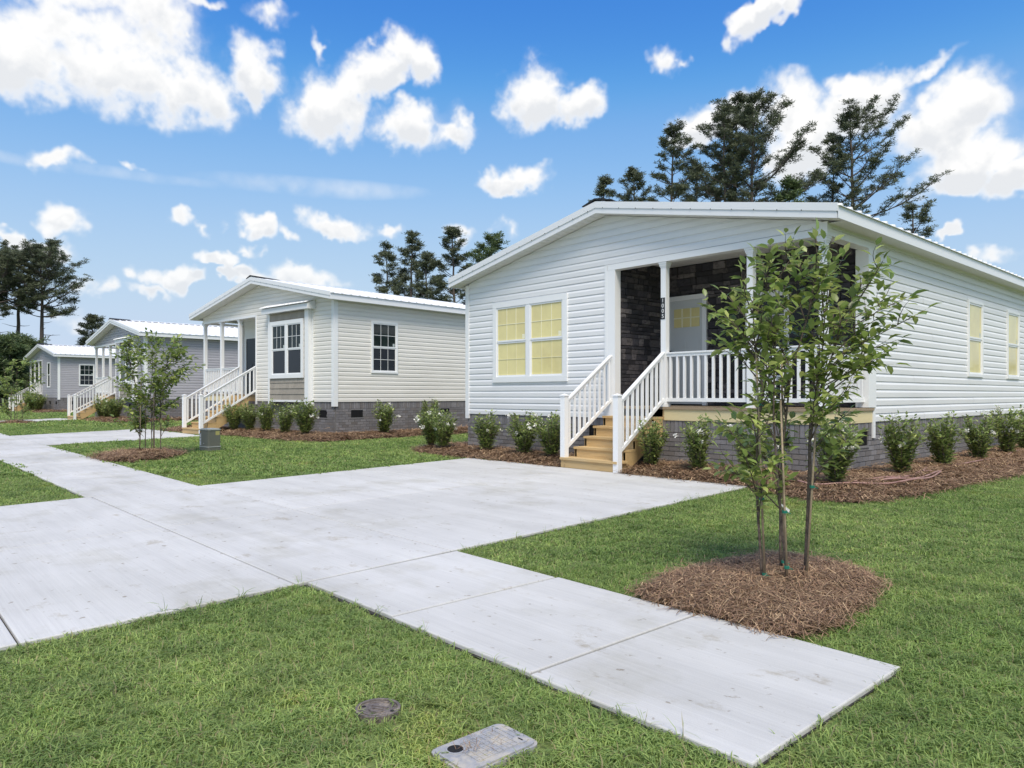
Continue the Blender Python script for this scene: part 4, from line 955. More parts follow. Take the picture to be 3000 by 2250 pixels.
# ---------------- lawn grass
def grass_material():
    m = bpy.data.materials.new('grass_blades'); m.use_nodes = True; nt = m.node_tree; N = nt.nodes; Lk = nt.links; b = N['Principled BSDF']
    b.inputs['Roughness'].default_value = .55; b.inputs['Specular IOR Level'].default_value = .3
    ge = N.new('ShaderNodeNewGeometry'); oi = N.new('ShaderNodeObjectInfo')
    def nz(s, d=4):
        n = N.new('ShaderNodeTexNoise'); n.inputs['Scale'].default_value = s; n.inputs['Detail'].default_value = d; Lk.new(ge.outputs['Position'], n.inputs['Vector']); return n.outputs['Fac']
    r1 = N.new('ShaderNodeValToRGB'); Lk.new(ge.outputs['Random Per Island'], r1.inputs[0]); e = r1.color_ramp.elements
    e[0].position = 0; e[0].color = (.195, .295, .095, 1); e[1].position = .86; e[1].color = (.400, .515, .190, 1)
    x = e.new(.93); x.color = (.32, .31, .16, 1); x = e.new(.975); x.color = (.42, .36, .24, 1)
    def mulr(c, f, p0, c0, p1, c1):
        r = N.new('ShaderNodeValToRGB'); Lk.new(f, r.inputs[0]); k = r.color_ramp.elements; k[0].position = p0; k[0].color = (*c0, 1); k[1].position = p1; k[1].color = (*c1, 1)
        mx = N.new('ShaderNodeMix'); mx.data_type = 'RGBA'; mx.blend_type = 'MULTIPLY'; mx.inputs[0].default_value = 1; Lk.new(c, mx.inputs[6]); Lk.new(r.outputs[0], mx.inputs[7]); return mx.outputs[2]
    c = mulr(r1.outputs[0], nz(.5, 3), .36, (.80, .86, .75), .64, (1.14, 1.10, 1.05))
    c = mulr(c, nz(1.1, 5), .60, (1, 1, 1), .74, (1.32, 1.14, .98))
    c = mulr(c, nz(3.2, 4), .34, (.78, .80, .78), .64, (1.16, 1.14, 1.05))
    c = mulr(c, nz(11, 3), .34, (.90, .92, .90), .62, (1.06, 1.05, 1.03))
    Lk.new(c, b.inputs['Base Color'])
    tr = N.new('ShaderNodeBsdfTranslucent'); Lk.new(c, tr.inputs[0]); mx = N.new('ShaderNodeMixShader'); mx.inputs[0].default_value = .42
    Lk.new(b.outputs[0], mx.inputs[1]); Lk.new(tr.outputs[0], mx.inputs[2]); Lk.new(mx.outputs[0], N['Material Output'].inputs[0])
    return m
M_grass = grass_material()
def grass_tuft(n, rad, h, w, lean=.8, tip=1.2):
    """blades that rise, then bend over in all directions"""
    mb = MB()
    for i in range(n):
        a = rs.uniform(0, 6.283); r_ = rad*math.sqrt(rs.random()); c = Vector((r_*math.cos(a), r_*math.sin(a), 0)); L_ = h*rs.uniform(.6, 1.2)
        a2 = rs.uniform(0, 6.283); a3 = a2+rs.uniform(-.9, .9); ln = rs.uniform(.15, lean)
        d0 = Vector((math.cos(a2)*ln, math.sin(a2)*ln, 1)).normalized(); k = rs.uniform(.2, tip); d1 = Vector((math.cos(a3)*k, math.sin(a3)*k, rs.uniform(-.25, .5))).normalized()
        q = Vector((-math.sin(a2), math.cos(a2), 0))*w*rs.uniform(.7, 1.25); q3 = Vector((-math.sin(a3), math.cos(a3), 0))*w*.75
        p1 = c+d0*L_*.5; p2 = p1+d1*L_*.32; p3 = p2+(d1+Vector((0, 0, -.25))).normalized()*L_*.28
        k = len(mb.v); mb.v += [tuple(c-q), tuple(c+q), tuple(p1+q), tuple(p1-q), tuple(p2+q3), tuple(p2-q3), tuple(p3)]
        mb.f += [(k, k+1, k+2, k+3), (k+3, k+2, k+4, k+5), (k+5, k+4, k+6)]
    return mb.mesh('grass_tuft')
def lawn_points(d0, d1, dens, seed, wide=.86):
    rr = np.random.default_rng(seed); A = wide*(d1*d1-d0*d0); n = int(A*dens)
    d = np.sqrt(rr.uniform(d0*d0, d1*d1, n)); l = rr.uniform(-wide, wide, n)*d
    P = d[:, None]*FWD+l[:, None]*RGT
    keep = np.ones(n, bool)
    for pg in PAVED+FOOT+BEDS+HOLES: keep &= ~inside(P, pg)
    P = P[keep]; return np.c_[P, np.full(len(P), GZ)]
HOLES = [[(-2.44+.080*math.cos(a*.5236), 1.51+.080*math.sin(a*.5236)) for a in range(12)], [(-2.025, 1.465), (-1.825, 1.465), (-1.825, 1.775), (-2.025, 1.775)], [(-16.52, 5.6), (-16.08, 5.6), (-16.08, 6.05), (-16.52, 6.05)]]
def lawn():
    zones = [(1.3, 5.2, 780, [grass_tuft(15, .040, .046, .0019, 1.1, 2.6) for i in range(6)], 1), (5.2, 11, 240, [grass_tuft(22, .062, .042, .0032, 1.2, 2.8) for i in range(5)], 1),
             (11, 28, 46, [grass_tuft(38, .14, .060, .0075, 1.3, 2.4) for i in range(5)], 1), (28, 75, 5, [grass_tuft(50, .42, .09, .022, 1.6, 2.4) for i in range(4)], 1)]
    P_, R_, S_, I_, protos = [], [], [], [], []
    for k, (a, b, dn, pr_, s) in enumerate(zones):
        P = lawn_points(a, b, dn, 40+k); rr = np.random.default_rng(k); n = len(P)
        P_.append(P); R_.append(np.c_[rr.normal(0, .08, n), rr.normal(0, .08, n), rr.uniform(0, 6.28, n)]); S_.append(rr.uniform(.75, 1.25, n))
        I_.append(rr.integers(0, len(pr_), n)+len(protos)); protos += pr_
    # join order is last-in first-out: give the list reversed so the index matches
    I = np.concatenate(I_)
    scatter('lawn_grass', np.concatenate(P_), np.concatenate(R_), np.concatenate(S_), I, protos, M_grass, 'short mown green grass growing all over the lawns', 'grass')
lawn()
# longer wisps along the slab edges
def wisps():
    rr = np.random.default_rng(9); mb = [grass_tuft(7, .015, .11, .0015, 1.0, 1.0) for i in range(4)]; P = []
    for a, b in (((-4.42, 2.14), (-1.23, 2.16)), ((-1.21, 2.18), (-1.21, 3.47)), ((-4.22, .3), (-4.39, 2.14)), ((-4.52, 3.53), (-5.0, 8.8)), ((-2.6, 3.50), (-4.5, 3.52)), ((-9.75, 2.0), (-12, 2.0))):
        L_ = math.dist(a, b)
        for t in rr.random(int(L_*4.5)): P.append((a[0]+(b[0]-a[0])*t+rr.normal(0, .008), a[1]+(b[1]-a[1])*t+rr.normal(0, .008), GZ+.005))
    P = np.array(P); n = len(P)
    scatter('edge_grass', P, np.c_[rr.normal(0, .25, n), rr.normal(0, .25, n), rr.uniform(0, 6.28, n)], rr.uniform(.5, 1.15, n), rr.integers(0, 4, n), mb, M_grass, 'longer wisps of grass leaning over the slab edges', 'grass')
wisps()

# ---------------- leaves
LEAF_V = [(0, 0, 0), (.30, .235, .06), (.30, 0, -.01), (.30, -.235, .06), (.66, .215, .03), (.66, 0, -.03), (.66, -.215, .03), (1, 0, -.12)]
LEAF_F = [(0, 2, 1), (0, 3, 2), (1, 2, 5, 4), (2, 3, 6, 5), (4, 5, 7), (5, 6, 7)]
M_leaf = mat('young_tree_leaf', (.215, .295, .080), .36, var=.40, hue=(.48, .53, .17), trans=.46, spec=.5)
M_leafdark = mat('shrub_leaf', (.190, .265, .085), .42, var=.42, hue=(.44, .49, .17), trans=.35)
M_bark = mat('young_bark', (.16, .125, .10), .85, noise=((8, 8, 40), (.075, .055, .045), .4, .65), bump=((30, 30, 90), .5, .01))
M_cane = mat('bamboo_stake', (.36, .29, .20), .6, noise=((10, 10, 30), (.26, .20, .13), .4, .7))
M_tie = mat('green_tie', (.01, .16, .11), .5)
M_tag = mat('white_paper_tag', (.80, .80, .80), .6)
M_pbark = mat('pine_bark', (.115, .095, .085), .95, noise=((2, 2, .6), (.06, .05, .045), .4, .65))
M_needle = mat('pine_foliage', (.090, .112, .066), .7, var=.42, hue=(.18, .195, .105), trans=.25)
M_broad = mat('broadleaf_foliage', (.085, .130, .050), .6, var=.42, hue=(.17, .21, .08), trans=.25)
M_flower = mat('white_blossom', (.80, .79, .74), .6, var=.08)
def orient(p, d, n, s):
    """3x4 matrix: x along d, z near n"""
    d = d.normalized(); y = n.cross(d); y = y.normalized() if y.length > 1e-5 else d.orthogonal().normalized(); z = d.cross(y)
    return [[d.x*s, y.x*s, z.x*s, p.x], [d.y*s, y.y*s, z.y*s, p.y], [d.z*s, y.z*s, z.z*s, p.z]]
def bez(a, b, c, t): return a*(1-t)**2+b*2*t*(1-t)+c*t*t
def young_tree(name, label, loc, stems, tips, seed, sub=2, leaf=(.052, .085), singles=0, stakes=(), spacing=.028, srad=.0095):
    """multi-stemmed staked tree: stems are polylines, tips are where twigs end"""
    rn = random.Random(seed); t = empty(name, (*loc, 0), R(47.8)); tag(t, label, 'tree', 'young multi-stemmed trees by the sidewalk')
    for k, s in enumerate(stems):
        pts = [Vector(p) for p in s]; sm = [pts[0]]
        for a, b in zip(pts, pts[1:]):
            for q in (.33, .66, 1): sm.append(a.lerp(b, q)+Vector((rn.uniform(-.004, .004), rn.uniform(-.004, .004), 0)))
        n = len(sm); MB().tube(sm, [srad*(1-.65*i/(n-1)) for i in range(n)], 7).build('stem', M_bark, t, True)
    allp = []
    for s in stems:
        pts = [Vector(p) for p in s]
        for a, b in zip(pts, pts[1:]):
            for q in range(8): allp.append(a.lerp(b, q/8))
        allp.append(pts[-1])
    tw = MB(); mats = []
    def twig(a, c, r0, dens=1.0, frm=.3):
        m = (a+c)/2+Vector((rn.uniform(-.04, .04), rn.uniform(-.04, .04), rn.uniform(.0, .10)*(c-a).length))
        pts = [bez(a, m, c, q/5) for q in range(6)]
        tw.tube(pts, [r0*(1-.75*q/5) for q in range(6)], 4, False)
        L_ = (c-a).length; n = max(3, int(L_*(1-frm)/spacing*dens)); side = 1
        for i in range(n+1):
            q = frm+(1-frm)*i/n; p = bez(a, m, c, q); d = (bez(a, m, c, min(q+.05, 1.05))-bez(a, m, c, q-.05)).normalized()
            sd = d.cross(Vector((0, 0, 1))); sd = sd.normalized() if sd.length > .2 else Vector((rn.uniform(-1, 1), rn.uniform(-1, 1), 0)).normalized()
            sd = Matrix.Rotation(rn.uniform(-.9, .9), 3, d) @ (sd*side); side = -side
            ld = (d*rn.uniform(.2, .8)+sd+Vector((0, 0, rn.uniform(-.55, .15)))) if i < n else d
            nn = Vector((rn.uniform(-.5, .5), rn.uniform(-.5, .5), 1))
            mats.append(orient(p+ld.normalized()*.008, ld, nn, rn.uniform(*leaf)))
        return pts
    for tp in tips:
        c = Vector(tp)
        cand = [p for p in allp if .05 < c.z-p.z < .75] or [min(allp, key=lambda p: (p-c).length)]
        a = min(cand, key=lambda p: (Vector((p.x-c.x, p.y-c.y)).length)+abs((c.z-p.z)-.28)*.55)
        pts = twig(a, c, .006)
        for k in range(sub):
            b = pts[rn.choice((2, 3, 4))]; dd = (c-a); L_ = min(.17, dd.length*.5)
            e = b+(dd.normalized()+Vector((rn.uniform(-1, 1), rn.uniform(-1, 1), rn.uniform(-.5, .8)))).normalized()*L_*rn.uniform(.6, 1.1)
            twig(b, e, .0035, 1, .15)
    tw.build('twigs', M_bark, t, True)['kind'] = 'stuff'
    mats = np.array(mats)
    cy = math.cos(R(47.8)); 
    order = np.argsort(mats[:, 1, 3]-.6*mats[:, 0, 0]**0*np.linalg.norm(mats[:, :, 0], axis=1)*6)
    if singles:
        me = [fast_mesh('leaf', np.array(LEAF_V)*np.array([1, w_, c_]), LEAF_F, True) for w_, c_ in ((1, 1), (.85, 1.6), (1.1, .5))]
        for k in order[:singles]:
            o = obj('leaf', me[int(k) % 3], M_leaf, t); o.matrix_local = Matrix([*[list(r_) for r_ in mats[k]], [0, 0, 0, 1]])
        mats = mats[order[singles:]]
    V, F_ = join_leaves(LEAF_V, LEAF_F, mats)
    o = obj('foliage', fast_mesh('foliage', V, F_, True), M_leaf, t); o['kind'] = 'stuff'
    for a, b, ties in stakes:
        s = MB().tube([Vector(a), Vector(a).lerp(Vector(b), .5), Vector(b)], [.0075, .007, .006], 7).build('stake', M_cane, t, True)
        for z in ties:
            q = (z-a[2])/(b[2]-a[2]); p = Vector(a).lerp(Vector(b), q); MB().tube([p-Vector((0, 0, .008)), p+Vector((0, 0, .008))], [.017, .017], 8).tube([p+Vector((.012, -.012, 0)), p+Vector((.03, -.02, -.01))], .003, 4).build('tie', M_tie, s)
    return t
# the nearest tree, from the photograph's outline: metres right of the base and above the ground
K = .00305
def px(x, y, d=None, rn=random.Random(77)):
    return ((x-1688)*K, rn.uniform(-.32, .30) if d is None else d, (1246-y)*K)
TIPS = [(1785, 507), (1700, 520), (1738, 528), (1665, 545), (1640, 570), (1600, 592), (1560, 625), (1538, 662), (1548, 690), (1580, 700), (1562, 735), (1600, 742), (1620, 765), (1830, 560), (1870, 575), (1905, 570), (1860, 612), (1960, 635), (1932, 645), (1890, 680), (1925, 690), (1902, 722), (1922, 748), (1880, 738), (1870, 765), (1850, 775), (1760, 600), (1720, 600), (1690, 620), (1800, 620), (1780, 680), (1740, 690), (1700, 700), (1650, 650), (1830, 690), (1820, 740), (1790, 760), (1750, 770), (1720, 760), (1690, 760), (1660, 720), (1640, 690), (1770, 560), (1810, 590), (1730, 565), (1680, 580), (1640, 615), (1610, 650), (1600, 690), (1850, 650), (1760, 640), (1715, 650), (1800, 660), (1745, 730), (1665, 680), (1625, 720), (1770, 720), (1840, 720), (1715, 730), (1690, 670),
        (1560, 900), (1582, 975), (1546, 962), (1600, 1005), (1620, 1035), (1600, 930), (1650, 940), (1640, 865), (1600, 850), (1665, 1010), (1700, 960), (1720, 860), (1760, 850), (1800, 830), (1840, 835), (1872, 882), (1740, 905), (1690, 900), (1815, 965), (1805, 930), (1700, 820), (1660, 800), (1780, 800), (1645, 790), (1590, 890), (1640, 985), (1680, 850), (1730, 810)]
ST = [[px(1637, 1248, -.10), px(1627, 1100, -.10), px(1624, 950, -.10), px(1640, 830, -.08), px(1622, 720, -.05), px(1630, 640, 0)],
      [px(1686, 1248, -.12), px(1676, 1080, -.08), px(1668, 900, -.02), px(1680, 760, .04), px(1690, 620, .06)],
      [px(1702, 1240, .12), px(1696, 1050, .10), px(1704, 920, .06), px(1715, 800, .04), px(1745, 680, 0), px(1765, 580, -.02)],
      [px(1736, 1248, -.04), px(1748, 1060, -.02), px(1750, 930, 0), px(1770, 840, 0), px(1800, 740, -.04), px(1845, 640, -.06)],
      [px(1740, 1246, .02), px(1754, 1000, .04), px(1760, 900, .08), px(1790, 800, .12), px(1800, 680, .14)]]
STK = [(px(1640, 1250, -.12), px(1620, 760, -.13), (.07, .55, 1.15)), (px(1684, 1250, -.14), px(1672, 860, -.12), (.12, .47)), (px(1706, 1242, .10), px(1700, 760, .09), (.1, .8)), (px(1733, 1250, -.06), px(1762, 800, -.05), (.62, 1.05))]
t1 = young_tree('young_tree', 'nearest young tree, several thin staked stems with a white tag', (-2.33, 4.48), ST, [px(*p) for p in TIPS], 5, sub=3, singles=300, stakes=STK, leaf=(.060, .095), spacing=.025)
g = MB().hexa([px(1696, 1088, .085), px(1699, 1086, .085), px(1714, 1098, .06), px(1712, 1104, .06), px(1696, 1088, .087), px(1699, 1086, .087), px(1714, 1098, .062), px(1712, 1104, .062)])
g.build('tag', M_tag, t1)
def envelope(n, seed, h, w, zb, low=.25):
    rn = random.Random(seed); out = []
    for i in range(n):
        if rn.random() < low: z = rn.uniform(.5, zb); r_ = w*.33
        else: z = rn.uniform(zb, h); r_ = w*.5*math.sqrt(max(.05, 1-((z-(zb+h)/2)/((h-zb)/2*1.05))**2))
        a = rn.uniform(0, 6.283); q = math.sqrt(rn.uniform(.15, 1)); out.append((r_*q*math.cos(a), r_*q*math.sin(a)*.85, z))
    return out
def fan_stems(n, h, w, seed):
    rn = random.Random(seed); o = []
    for i in range(n):
        b = (i-(n-1)/2)/(n-1)*2; y = rn.uniform(-.08, .08)
        o.append([(b*.22, y, -.02), (b*.20, y, h*.3), (b*.24+rn.uniform(-.03, .03), y*1.5, h*.52), (b*.32*w/1.6, y*2.5, h*.72), (b*.42*w/1.6, y*3, h*.92)])
    return o
young_tree('young_tree', 'young staked tree before the nearer grey house', (-15.9, 4.5), fan_stems(5, 2.4, 1.7, 3), envelope(95, 8, 2.45, 2.0, 1.15, .30), 12, sub=3, leaf=(.085, .13), spacing=.034, stakes=[((-.2, -.05, 0), (-.18, -.05, 1.5), (.5,)), ((.2, -.03, 0), (.24, 0, 1.4), (.5,)), ((.02, .05, 0), (.03, .05, 1.5), (.6,))])
young_tree('young_tree', 'leftmost and most distant young tree in the lawn', (-37.2, 5.18), fan_stems(4, 2.6, 1.9, 4), envelope(60, 9, 2.7, 2.3, 1.35, .30), 13, sub=2, leaf=(.11, .17), spacing=.05, stakes=[((-.2, -.05, 0), (-.18, -.05, 1.5), (.5,)), ((.2, -.03, 0), (.24, 0, 1.4), (.5,))])

# ---------------- flowering shrubs
SHRUB = []
def shrub_meshes(seed, h=.78, w=.46):
    rn = random.Random(seed); st = MB(); mats = []; tips = []
    for i in range(34):
        a = rn.uniform(0, 6.283); r_ = w*.5*math.sqrt(rn.uniform(.05, 1)); top = Vector((r_*math.cos(a), r_*math.sin(a), h*rn.uniform(.62, 1.02)*(1-.22*(r_/(w*.5))**2)))
        b = Vector((rn.gauss(0, .022), rn.gauss(0, .022), 0)); m = Vector((top.x*.45, top.y*.45, top.z*.5)); pts = [bez(b, m, top, q/4) for q in range(5)]
        st.tube(pts, [.006, .005, .004, .003, .0015], 4, False); tips.append(top)
        n = rn.randint(44, 58)
        for k in range(n):
            q = .14+.86*k/n; p = bez(b, m, top, q); d = (bez(b, m, top, min(1.02, q+.05))-bez(b, m, top, q-.05)).normalized()
            sd = Vector((rn.uniform(-1, 1), rn.uniform(-1, 1), rn.uniform(-.3, .6))).normalized(); ld = d*.55+sd
            mats.append(orient(p+sd*rn.uniform(0, .045), ld, Vector((rn.uniform(-.4, .4), rn.uniform(-.4, .4), 1)), rn.uniform(.036, .062)))
    V, F_ = join_leaves(LEAF_V, LEAF_F, np.array(mats))
    return fast_mesh('foliage', V, F_), st.mesh('stems'), tips
def blossom_mesh(seed):
    rn = random.Random(seed); mb = MB()
    for i in range(26):
        c = Vector((rn.gauss(0, .012), rn.gauss(0, .012), rn.gauss(.012, .014))); d = Vector((rn.uniform(-1, 1), rn.uniform(-1, 1), rn.uniform(-.4, 1))).normalized(); u = d.orthogonal().normalized()*.0085; v = d.cross(u)
        mb.poly([c-u, c-v, c+u, c+v])
    return mb.mesh('blossom')
SH = [shrub_meshes(100+i) for i in range(4)]; BL = [blossom_mesh(i) for i in range(3)]
def shrub(i, x, y, h, label, flowers, z=.05, wid=1.0):
    fo, st, tips = SH[i % 4]; rn = random.Random(i*13+1); k = h/.78*1.14*rn.uniform(.93, 1.1); wid *= rn.uniform(.9, 1.12)
    t = empty('flowering_shrub', (x, y, z), rn.uniform(0, 6.28)); t.scale = (k*wid, k*wid, k); tag(t, label, 'shrub', 'white-flowering shrubs along the houses')
    obj('foliage', fo, M_leafdark, t)['kind'] = 'stuff'; obj('stems', st, M_bark, t)['kind'] = 'stuff'
    for q in range(int(flowers*.65)):
        p = rn.choice(tips); o = obj('blossom', BL[q % 3], M_flower, t)
        o.location = (p.x*1.05+rn.uniform(-.05, .05), p.y*1.05+rn.uniform(-.05, .05), p.z*rn.uniform(.72, 1.03)); o.scale = [rn.uniform(.7, 1.35)]*3
    return t
SHL = [(-13.15, 9.5, .88, 'flowering shrub at the far left end of the white house bed', 16), (-12.35, 9.25, .80, 'flowering shrub second from the left in the white house bed', 10),
       (-11.15, 9.42, .72, 'low flowering shrub below the left half of the double window', 14), (-10.05, 9.42, .80, 'flowering shrub below the right half of the double window', 8),
       (-9.25, 9.35, .78, 'flowering shrub against the left side of the white house steps', 14), (-7.05, 9.35, .78, 'shrub close to the right side of the white house steps', 4),
       (-6.12, 9.3, .80, 'round flowering shrub below the porch, just left of the near tree', 10), (-5.3, 9.3, .75, 'shrub below the porch hidden behind the near tree stems', 6),
       (-4.02, 9.1, .80, 'bright flowering shrub at the porch corner of the white house', 16), (-3.92, 10.95, .80, 'flowering shrub beside the coiled hose, second past the porch corner', 8),
       (-3.9, 12.7, .80, 'flowering shrub third past the porch corner on the right wall', 8), (-3.9, 14.45, .80, 'flowering shrub fourth past the porch corner on the right wall', 7),
       (-3.9, 16.2, .85, 'flowering shrub fifth past the porch corner, below the first window', 14), (-3.9, 17.6, .82, 'flowering shrub cut by the right edge of the photo', 8)]
for i, (x, y, h, lb, n) in enumerate(SHL): shrub(i, x, y, h, lb, n, wid=1.18)
for i, (x, y, h, lb, n) in enumerate([(4.05, -.9, .85, 'shrub under the step rail of the cream house', 7), (4.75, -.75, .9, 'dark shrub second from the cream house steps', 4), (5.75, -.75, .88, 'shrub left below the bay window of the cream house', 9), (6.85, -.8, .85, 'shrub right below the bay window of the cream house', 11), (8.0, -.85, .95, 'bright shrub at the front corner of the cream house', 10)]):
    shrub(20+i, *h2(x, y), h, lb, n, .06, 1.15)
shrub(26, *h2(8.85, 1.2), .92, 'shrub below the side window of the cream house', 10, .06, 1.15)
shrub(27, *h2(8.8, 3.05), .9, 'shrub by the side wall of the cream house, next to the white house', 5, .06, 1.15)
for i, (x, lb) in enumerate(((4.3, 'shrub beside the steps of the nearer grey house'), (5.3, 'shrub below the bay of the nearer grey house'), (6.6, 'shrub behind the staked tree at the nearer grey house'))): shrub(30+i, *h3(x, -.8), .95, lb, 6, .05, 1.25)
for i, (x, lb) in enumerate(((4.0, 'left shrub at the farthest grey house'), (5.2, 'middle shrub at the farthest grey house'), (6.4, 'right shrub at the farthest grey house'))): shrub(34+i, *h4(x, -.8), 1.25, lb, 4, .05, 1.4)

# ---------------- pines and other trees behind
def needle_cluster(n, r_, seed):
    """a spray of needle bundles"""
    rn = random.Random(seed); mb = MB()
    for i in range(n):
        d = Vector((rn.gauss(0, 1), rn.gauss(0, 1), rn.gauss(.45, .7))).normalized(); L_ = r_*rn.uniform(.55, 1.1); q = d.orthogonal().normalized(); q = Matrix.Rotation(rn.uniform(0, 3.14), 3, d) @ q
        c = Vector((rn.gauss(0, .30), rn.gauss(0, .30), rn.gauss(0, .16)))*r_
        w_ = r_*.085; mb.poly([c-q*w_*.5, c+d*L_*.55-q*w_, c+d*L_, c+d*L_*.55+q*w_])
    return mb
CL = [needle_cluster(24, 1.0, 200+i) for i in range(6)]
def pine(label, loc, h, cb, spread, seed, trunk=.20, lean=(0, 0), skew=0.0, dens=1.0, name='pine_tree', leafr=.40, m=None, flat=.55, bare=0):
    rn = random.Random(seed); t = empty(name, (*loc, 0), R(47.8)); tag(t, label, 'tree', 'pines standing behind the houses' if name == 'pine_tree' else 'broadleaf trees behind the houses')
    n = 16; path = [Vector((0, 0, 0))]; wob = Vector((0, 0, 0))
    for i in range(1, n+1):
        q = i/n; wob += Vector((rn.uniform(-.07, .07), rn.uniform(-.07, .07), 0)); path.append(Vector((lean[0]*q*q, lean[1]*q*q, h*.96*q))+wob)
    tk = MB().tube(path, [trunk*(1-.88*(i/n)**.9)+.015 for i in range(n+1)], 8)
    def tp(z):
        q = min(max(z/(h*.96), 0), 1)*n; i = min(int(q), n-1); return path[i].lerp(path[i+1], q-i)
    Vs = []; Fs = []; nv = 0
    def cluster(p, r_):
        nonlocal nv
        c = rn.choice(CL); M = Matrix.Rotation(rn.uniform(0, 6.28), 3, 'Z'); s = r_*rn.uniform(.7, 1.25)
        for v in c.v:
            q = M @ Vector(v); Vs.append((p.x+q.x*s, p.y+q.y*s, p.z+q.z*s*.8))
        for f in c.f: Fs.append(tuple(i+nv for i in f))
        nv += len(c.v)
    nb = int(27*dens*(h*(1-cb)/9)**.5); az = rn.uniform(0, 6.28)
    for i in range(nb):
        q = min(1, max(0, (i+.5)/nb+rn.uniform(-.04, .04))); z = h*(cb+(1-cb)*q*.96); az += 2.4+rn.uniform(-.7, .7)
        prof = (1-q**2.3)**.62*(.50+.50*min(1, q/.30))
        L_ = spread*max(.20, prof)*rn.choice((rn.uniform(.45, .8), rn.uniform(.75, 1.1)))*(1+skew*math.cos(az))
        el = R(rn.uniform(-2, 20)+42*q)
        a = tp(z); d = Vector((math.cos(az)*math.cos(el), math.sin(az)*math.cos(el), math.sin(el))); e = a+d*L_
        m_ = a.lerp(e, .5)+Vector((rn.uniform(-.10, .10)*L_, rn.uniform(-.10, .10)*L_, -.08*L_)); e += Vector((0, 0, .12*L_))
        pts = [bez(a, m_, e, k/5) for k in range(6)]; r0 = max(.022, trunk*.30*(1-q*.55)*min(1, L_/spread+.25))
        tk.tube(pts, [r0*(1-.8*k/5) for k in range(6)], 5, False)
        ns = int(4+L_*3.1)
        for k in range(ns):
            u = min(1, .42+.58*(k+rn.random()*.8)/ns)
            b = bez(a, m_, e, u); sd = Vector((-d.y, d.x, 0)).normalized()*rn.choice((-1, 1)); l2 = L_*rn.uniform(.14, .40)*(1.2-u*.6)
            c = b+(d*.7+sd*rn.uniform(.3, 1)+Vector((0, 0, rn.uniform(-.10, .75)))).normalized()*l2
            tk.tube([b, b.lerp(c, .5)+Vector((0, 0, .03)), c], [r0*.32, r0*.24, .010], 4, False)
            cluster(c, leafr)
            if rn.random() < .80: cluster(c+Vector((rn.uniform(-.9, .9), rn.uniform(-.9, .9), rn.uniform(-.2, .7)))*leafr, leafr*.85)
            if rn.random() < .55: cluster(b.lerp(c, .6)+Vector((0, 0, .06)), leafr*.8)
        cluster(e, leafr); cluster(e+Vector((rn.uniform(-1, 1), rn.uniform(-1, 1), .4))*leafr, leafr*.9)
    for k in range(7): cluster(tp(h*.96)+Vector((rn.uniform(-.45, .45), rn.uniform(-.45, .45), rn.uniform(-.6, .25))), leafr)
    for k in range(bare):                                       # dead stubs below the crown
        z = h*cb*rn.uniform(.6, 1); a = tp(z); az2 = rn.uniform(0, 6.28); L_ = spread*rn.uniform(.15, .5); e = a+Vector((math.cos(az2), math.sin(az2), rn.uniform(-.1, .4)))*L_
        tk.tube([a, a.lerp(e, .5)+Vector((0, 0, -.05)), e], [trunk*.16, trunk*.1, .01], 4, False)
    tk.build('trunk', M_pbark, t, True)
    o = obj('crown', fast_mesh('crown', Vs, Fs), m or M_needle, t); o['kind'] = 'stuff'
    return t
def at(u, d):                                                   # ground point d metres out, u to the side per metre
    p = d*FWD+u*d*RGT; return (float(p[0]), float(p[1]))
U = lambda x: (x-1500)/2130
PN = [('small pine at the left end of the group above the white roof', 1770, 48, 16.0, .60, 1.2, .12, 1.2, 0), ('bushy low pine second from left above the white roof', 1872, 50, 17.2, .58, 2.0, .16, 1.5, 0),
      ('slim open pine with bare lower trunk left of the tallest pines', 1944, 46, 18.4, .60, 2.1, .18, 1.35, 0), ('low bushy pine just left of the tallest pine trio', 2040, 50, 17.2, .58, 2.2, .16, 1.4, 0),
      ('left trunk of the tallest pine trio above the white roof', 2133, 46, 19.6, .50, 2.8, .20, 1.5, -.30), ('tallest pine, middle of the trio above the white roof', 2152, 48, 21.3, .48, 2.9, .22, 1.75, 0),
      ('right trunk of the tallest pine trio, with long right branches', 2186, 45, 19.8, .45, 3.7, .22, 1.8, .35), ('thin sparse pine just left of the big right-hand pine', 2441, 46, 18.0, .55, 1.6, .12, .9, 0),
      ('big spreading pine at the right above the white roof', 2505, 44, 18.7, .45, 4.0, .24, 1.75, .22), ('low pine bough showing above the far right roof edge', 2680, 41, 12.0, .50, 2.3, .16, .8, .2),
      ('slender pine at the left of the middle group above the cream house', 1132, 60, 13.9, .30, 2.0, .14, 1.0, 0), ('tall full pine in the middle group above the cream house', 1202, 60, 14.8, .28, 2.1, .18, 1.3, 0),
      ('shorter full pine in the middle group beside the vent pipe', 1252, 58, 12.8, .25, 2.2, .16, 1.2, .2), ('tall narrow pine at the right of the middle group', 1340, 57, 14.6, .35, 2.0, .18, 1.25, 0),
      ('dark flat-topped pine at the left edge of the photo', -5, 70, 14.6, .60, 5.4, .34, 2.3, -.1), ('dark pine with tall bare trunk second from the left edge', 62, 74, 15.6, .62, 3.9, .30, 2.1, -.2),
      ('wide dark pine right of the left group, over the farthest house', 126, 72, 15.8, .56, 4.3, .30, 2.2, .28), ('small dark pine behind the ridge of the nearer grey house', 272, 75, 9.4, .45, 1.9, .16, 1.5, 0)]
for i, (lb, u, d, h, cb, sp, tr_, dn, sk) in enumerate(PN):
    pine(lb, at(U(u), d), h, cb, sp, 300+i, tr_, lean=(random.Random(i).uniform(-.3, .3), 0), skew=sk, dens=dn*1.15, leafr=.27 if d < 55 else .34, bare=5 if cb > .5 else 2)
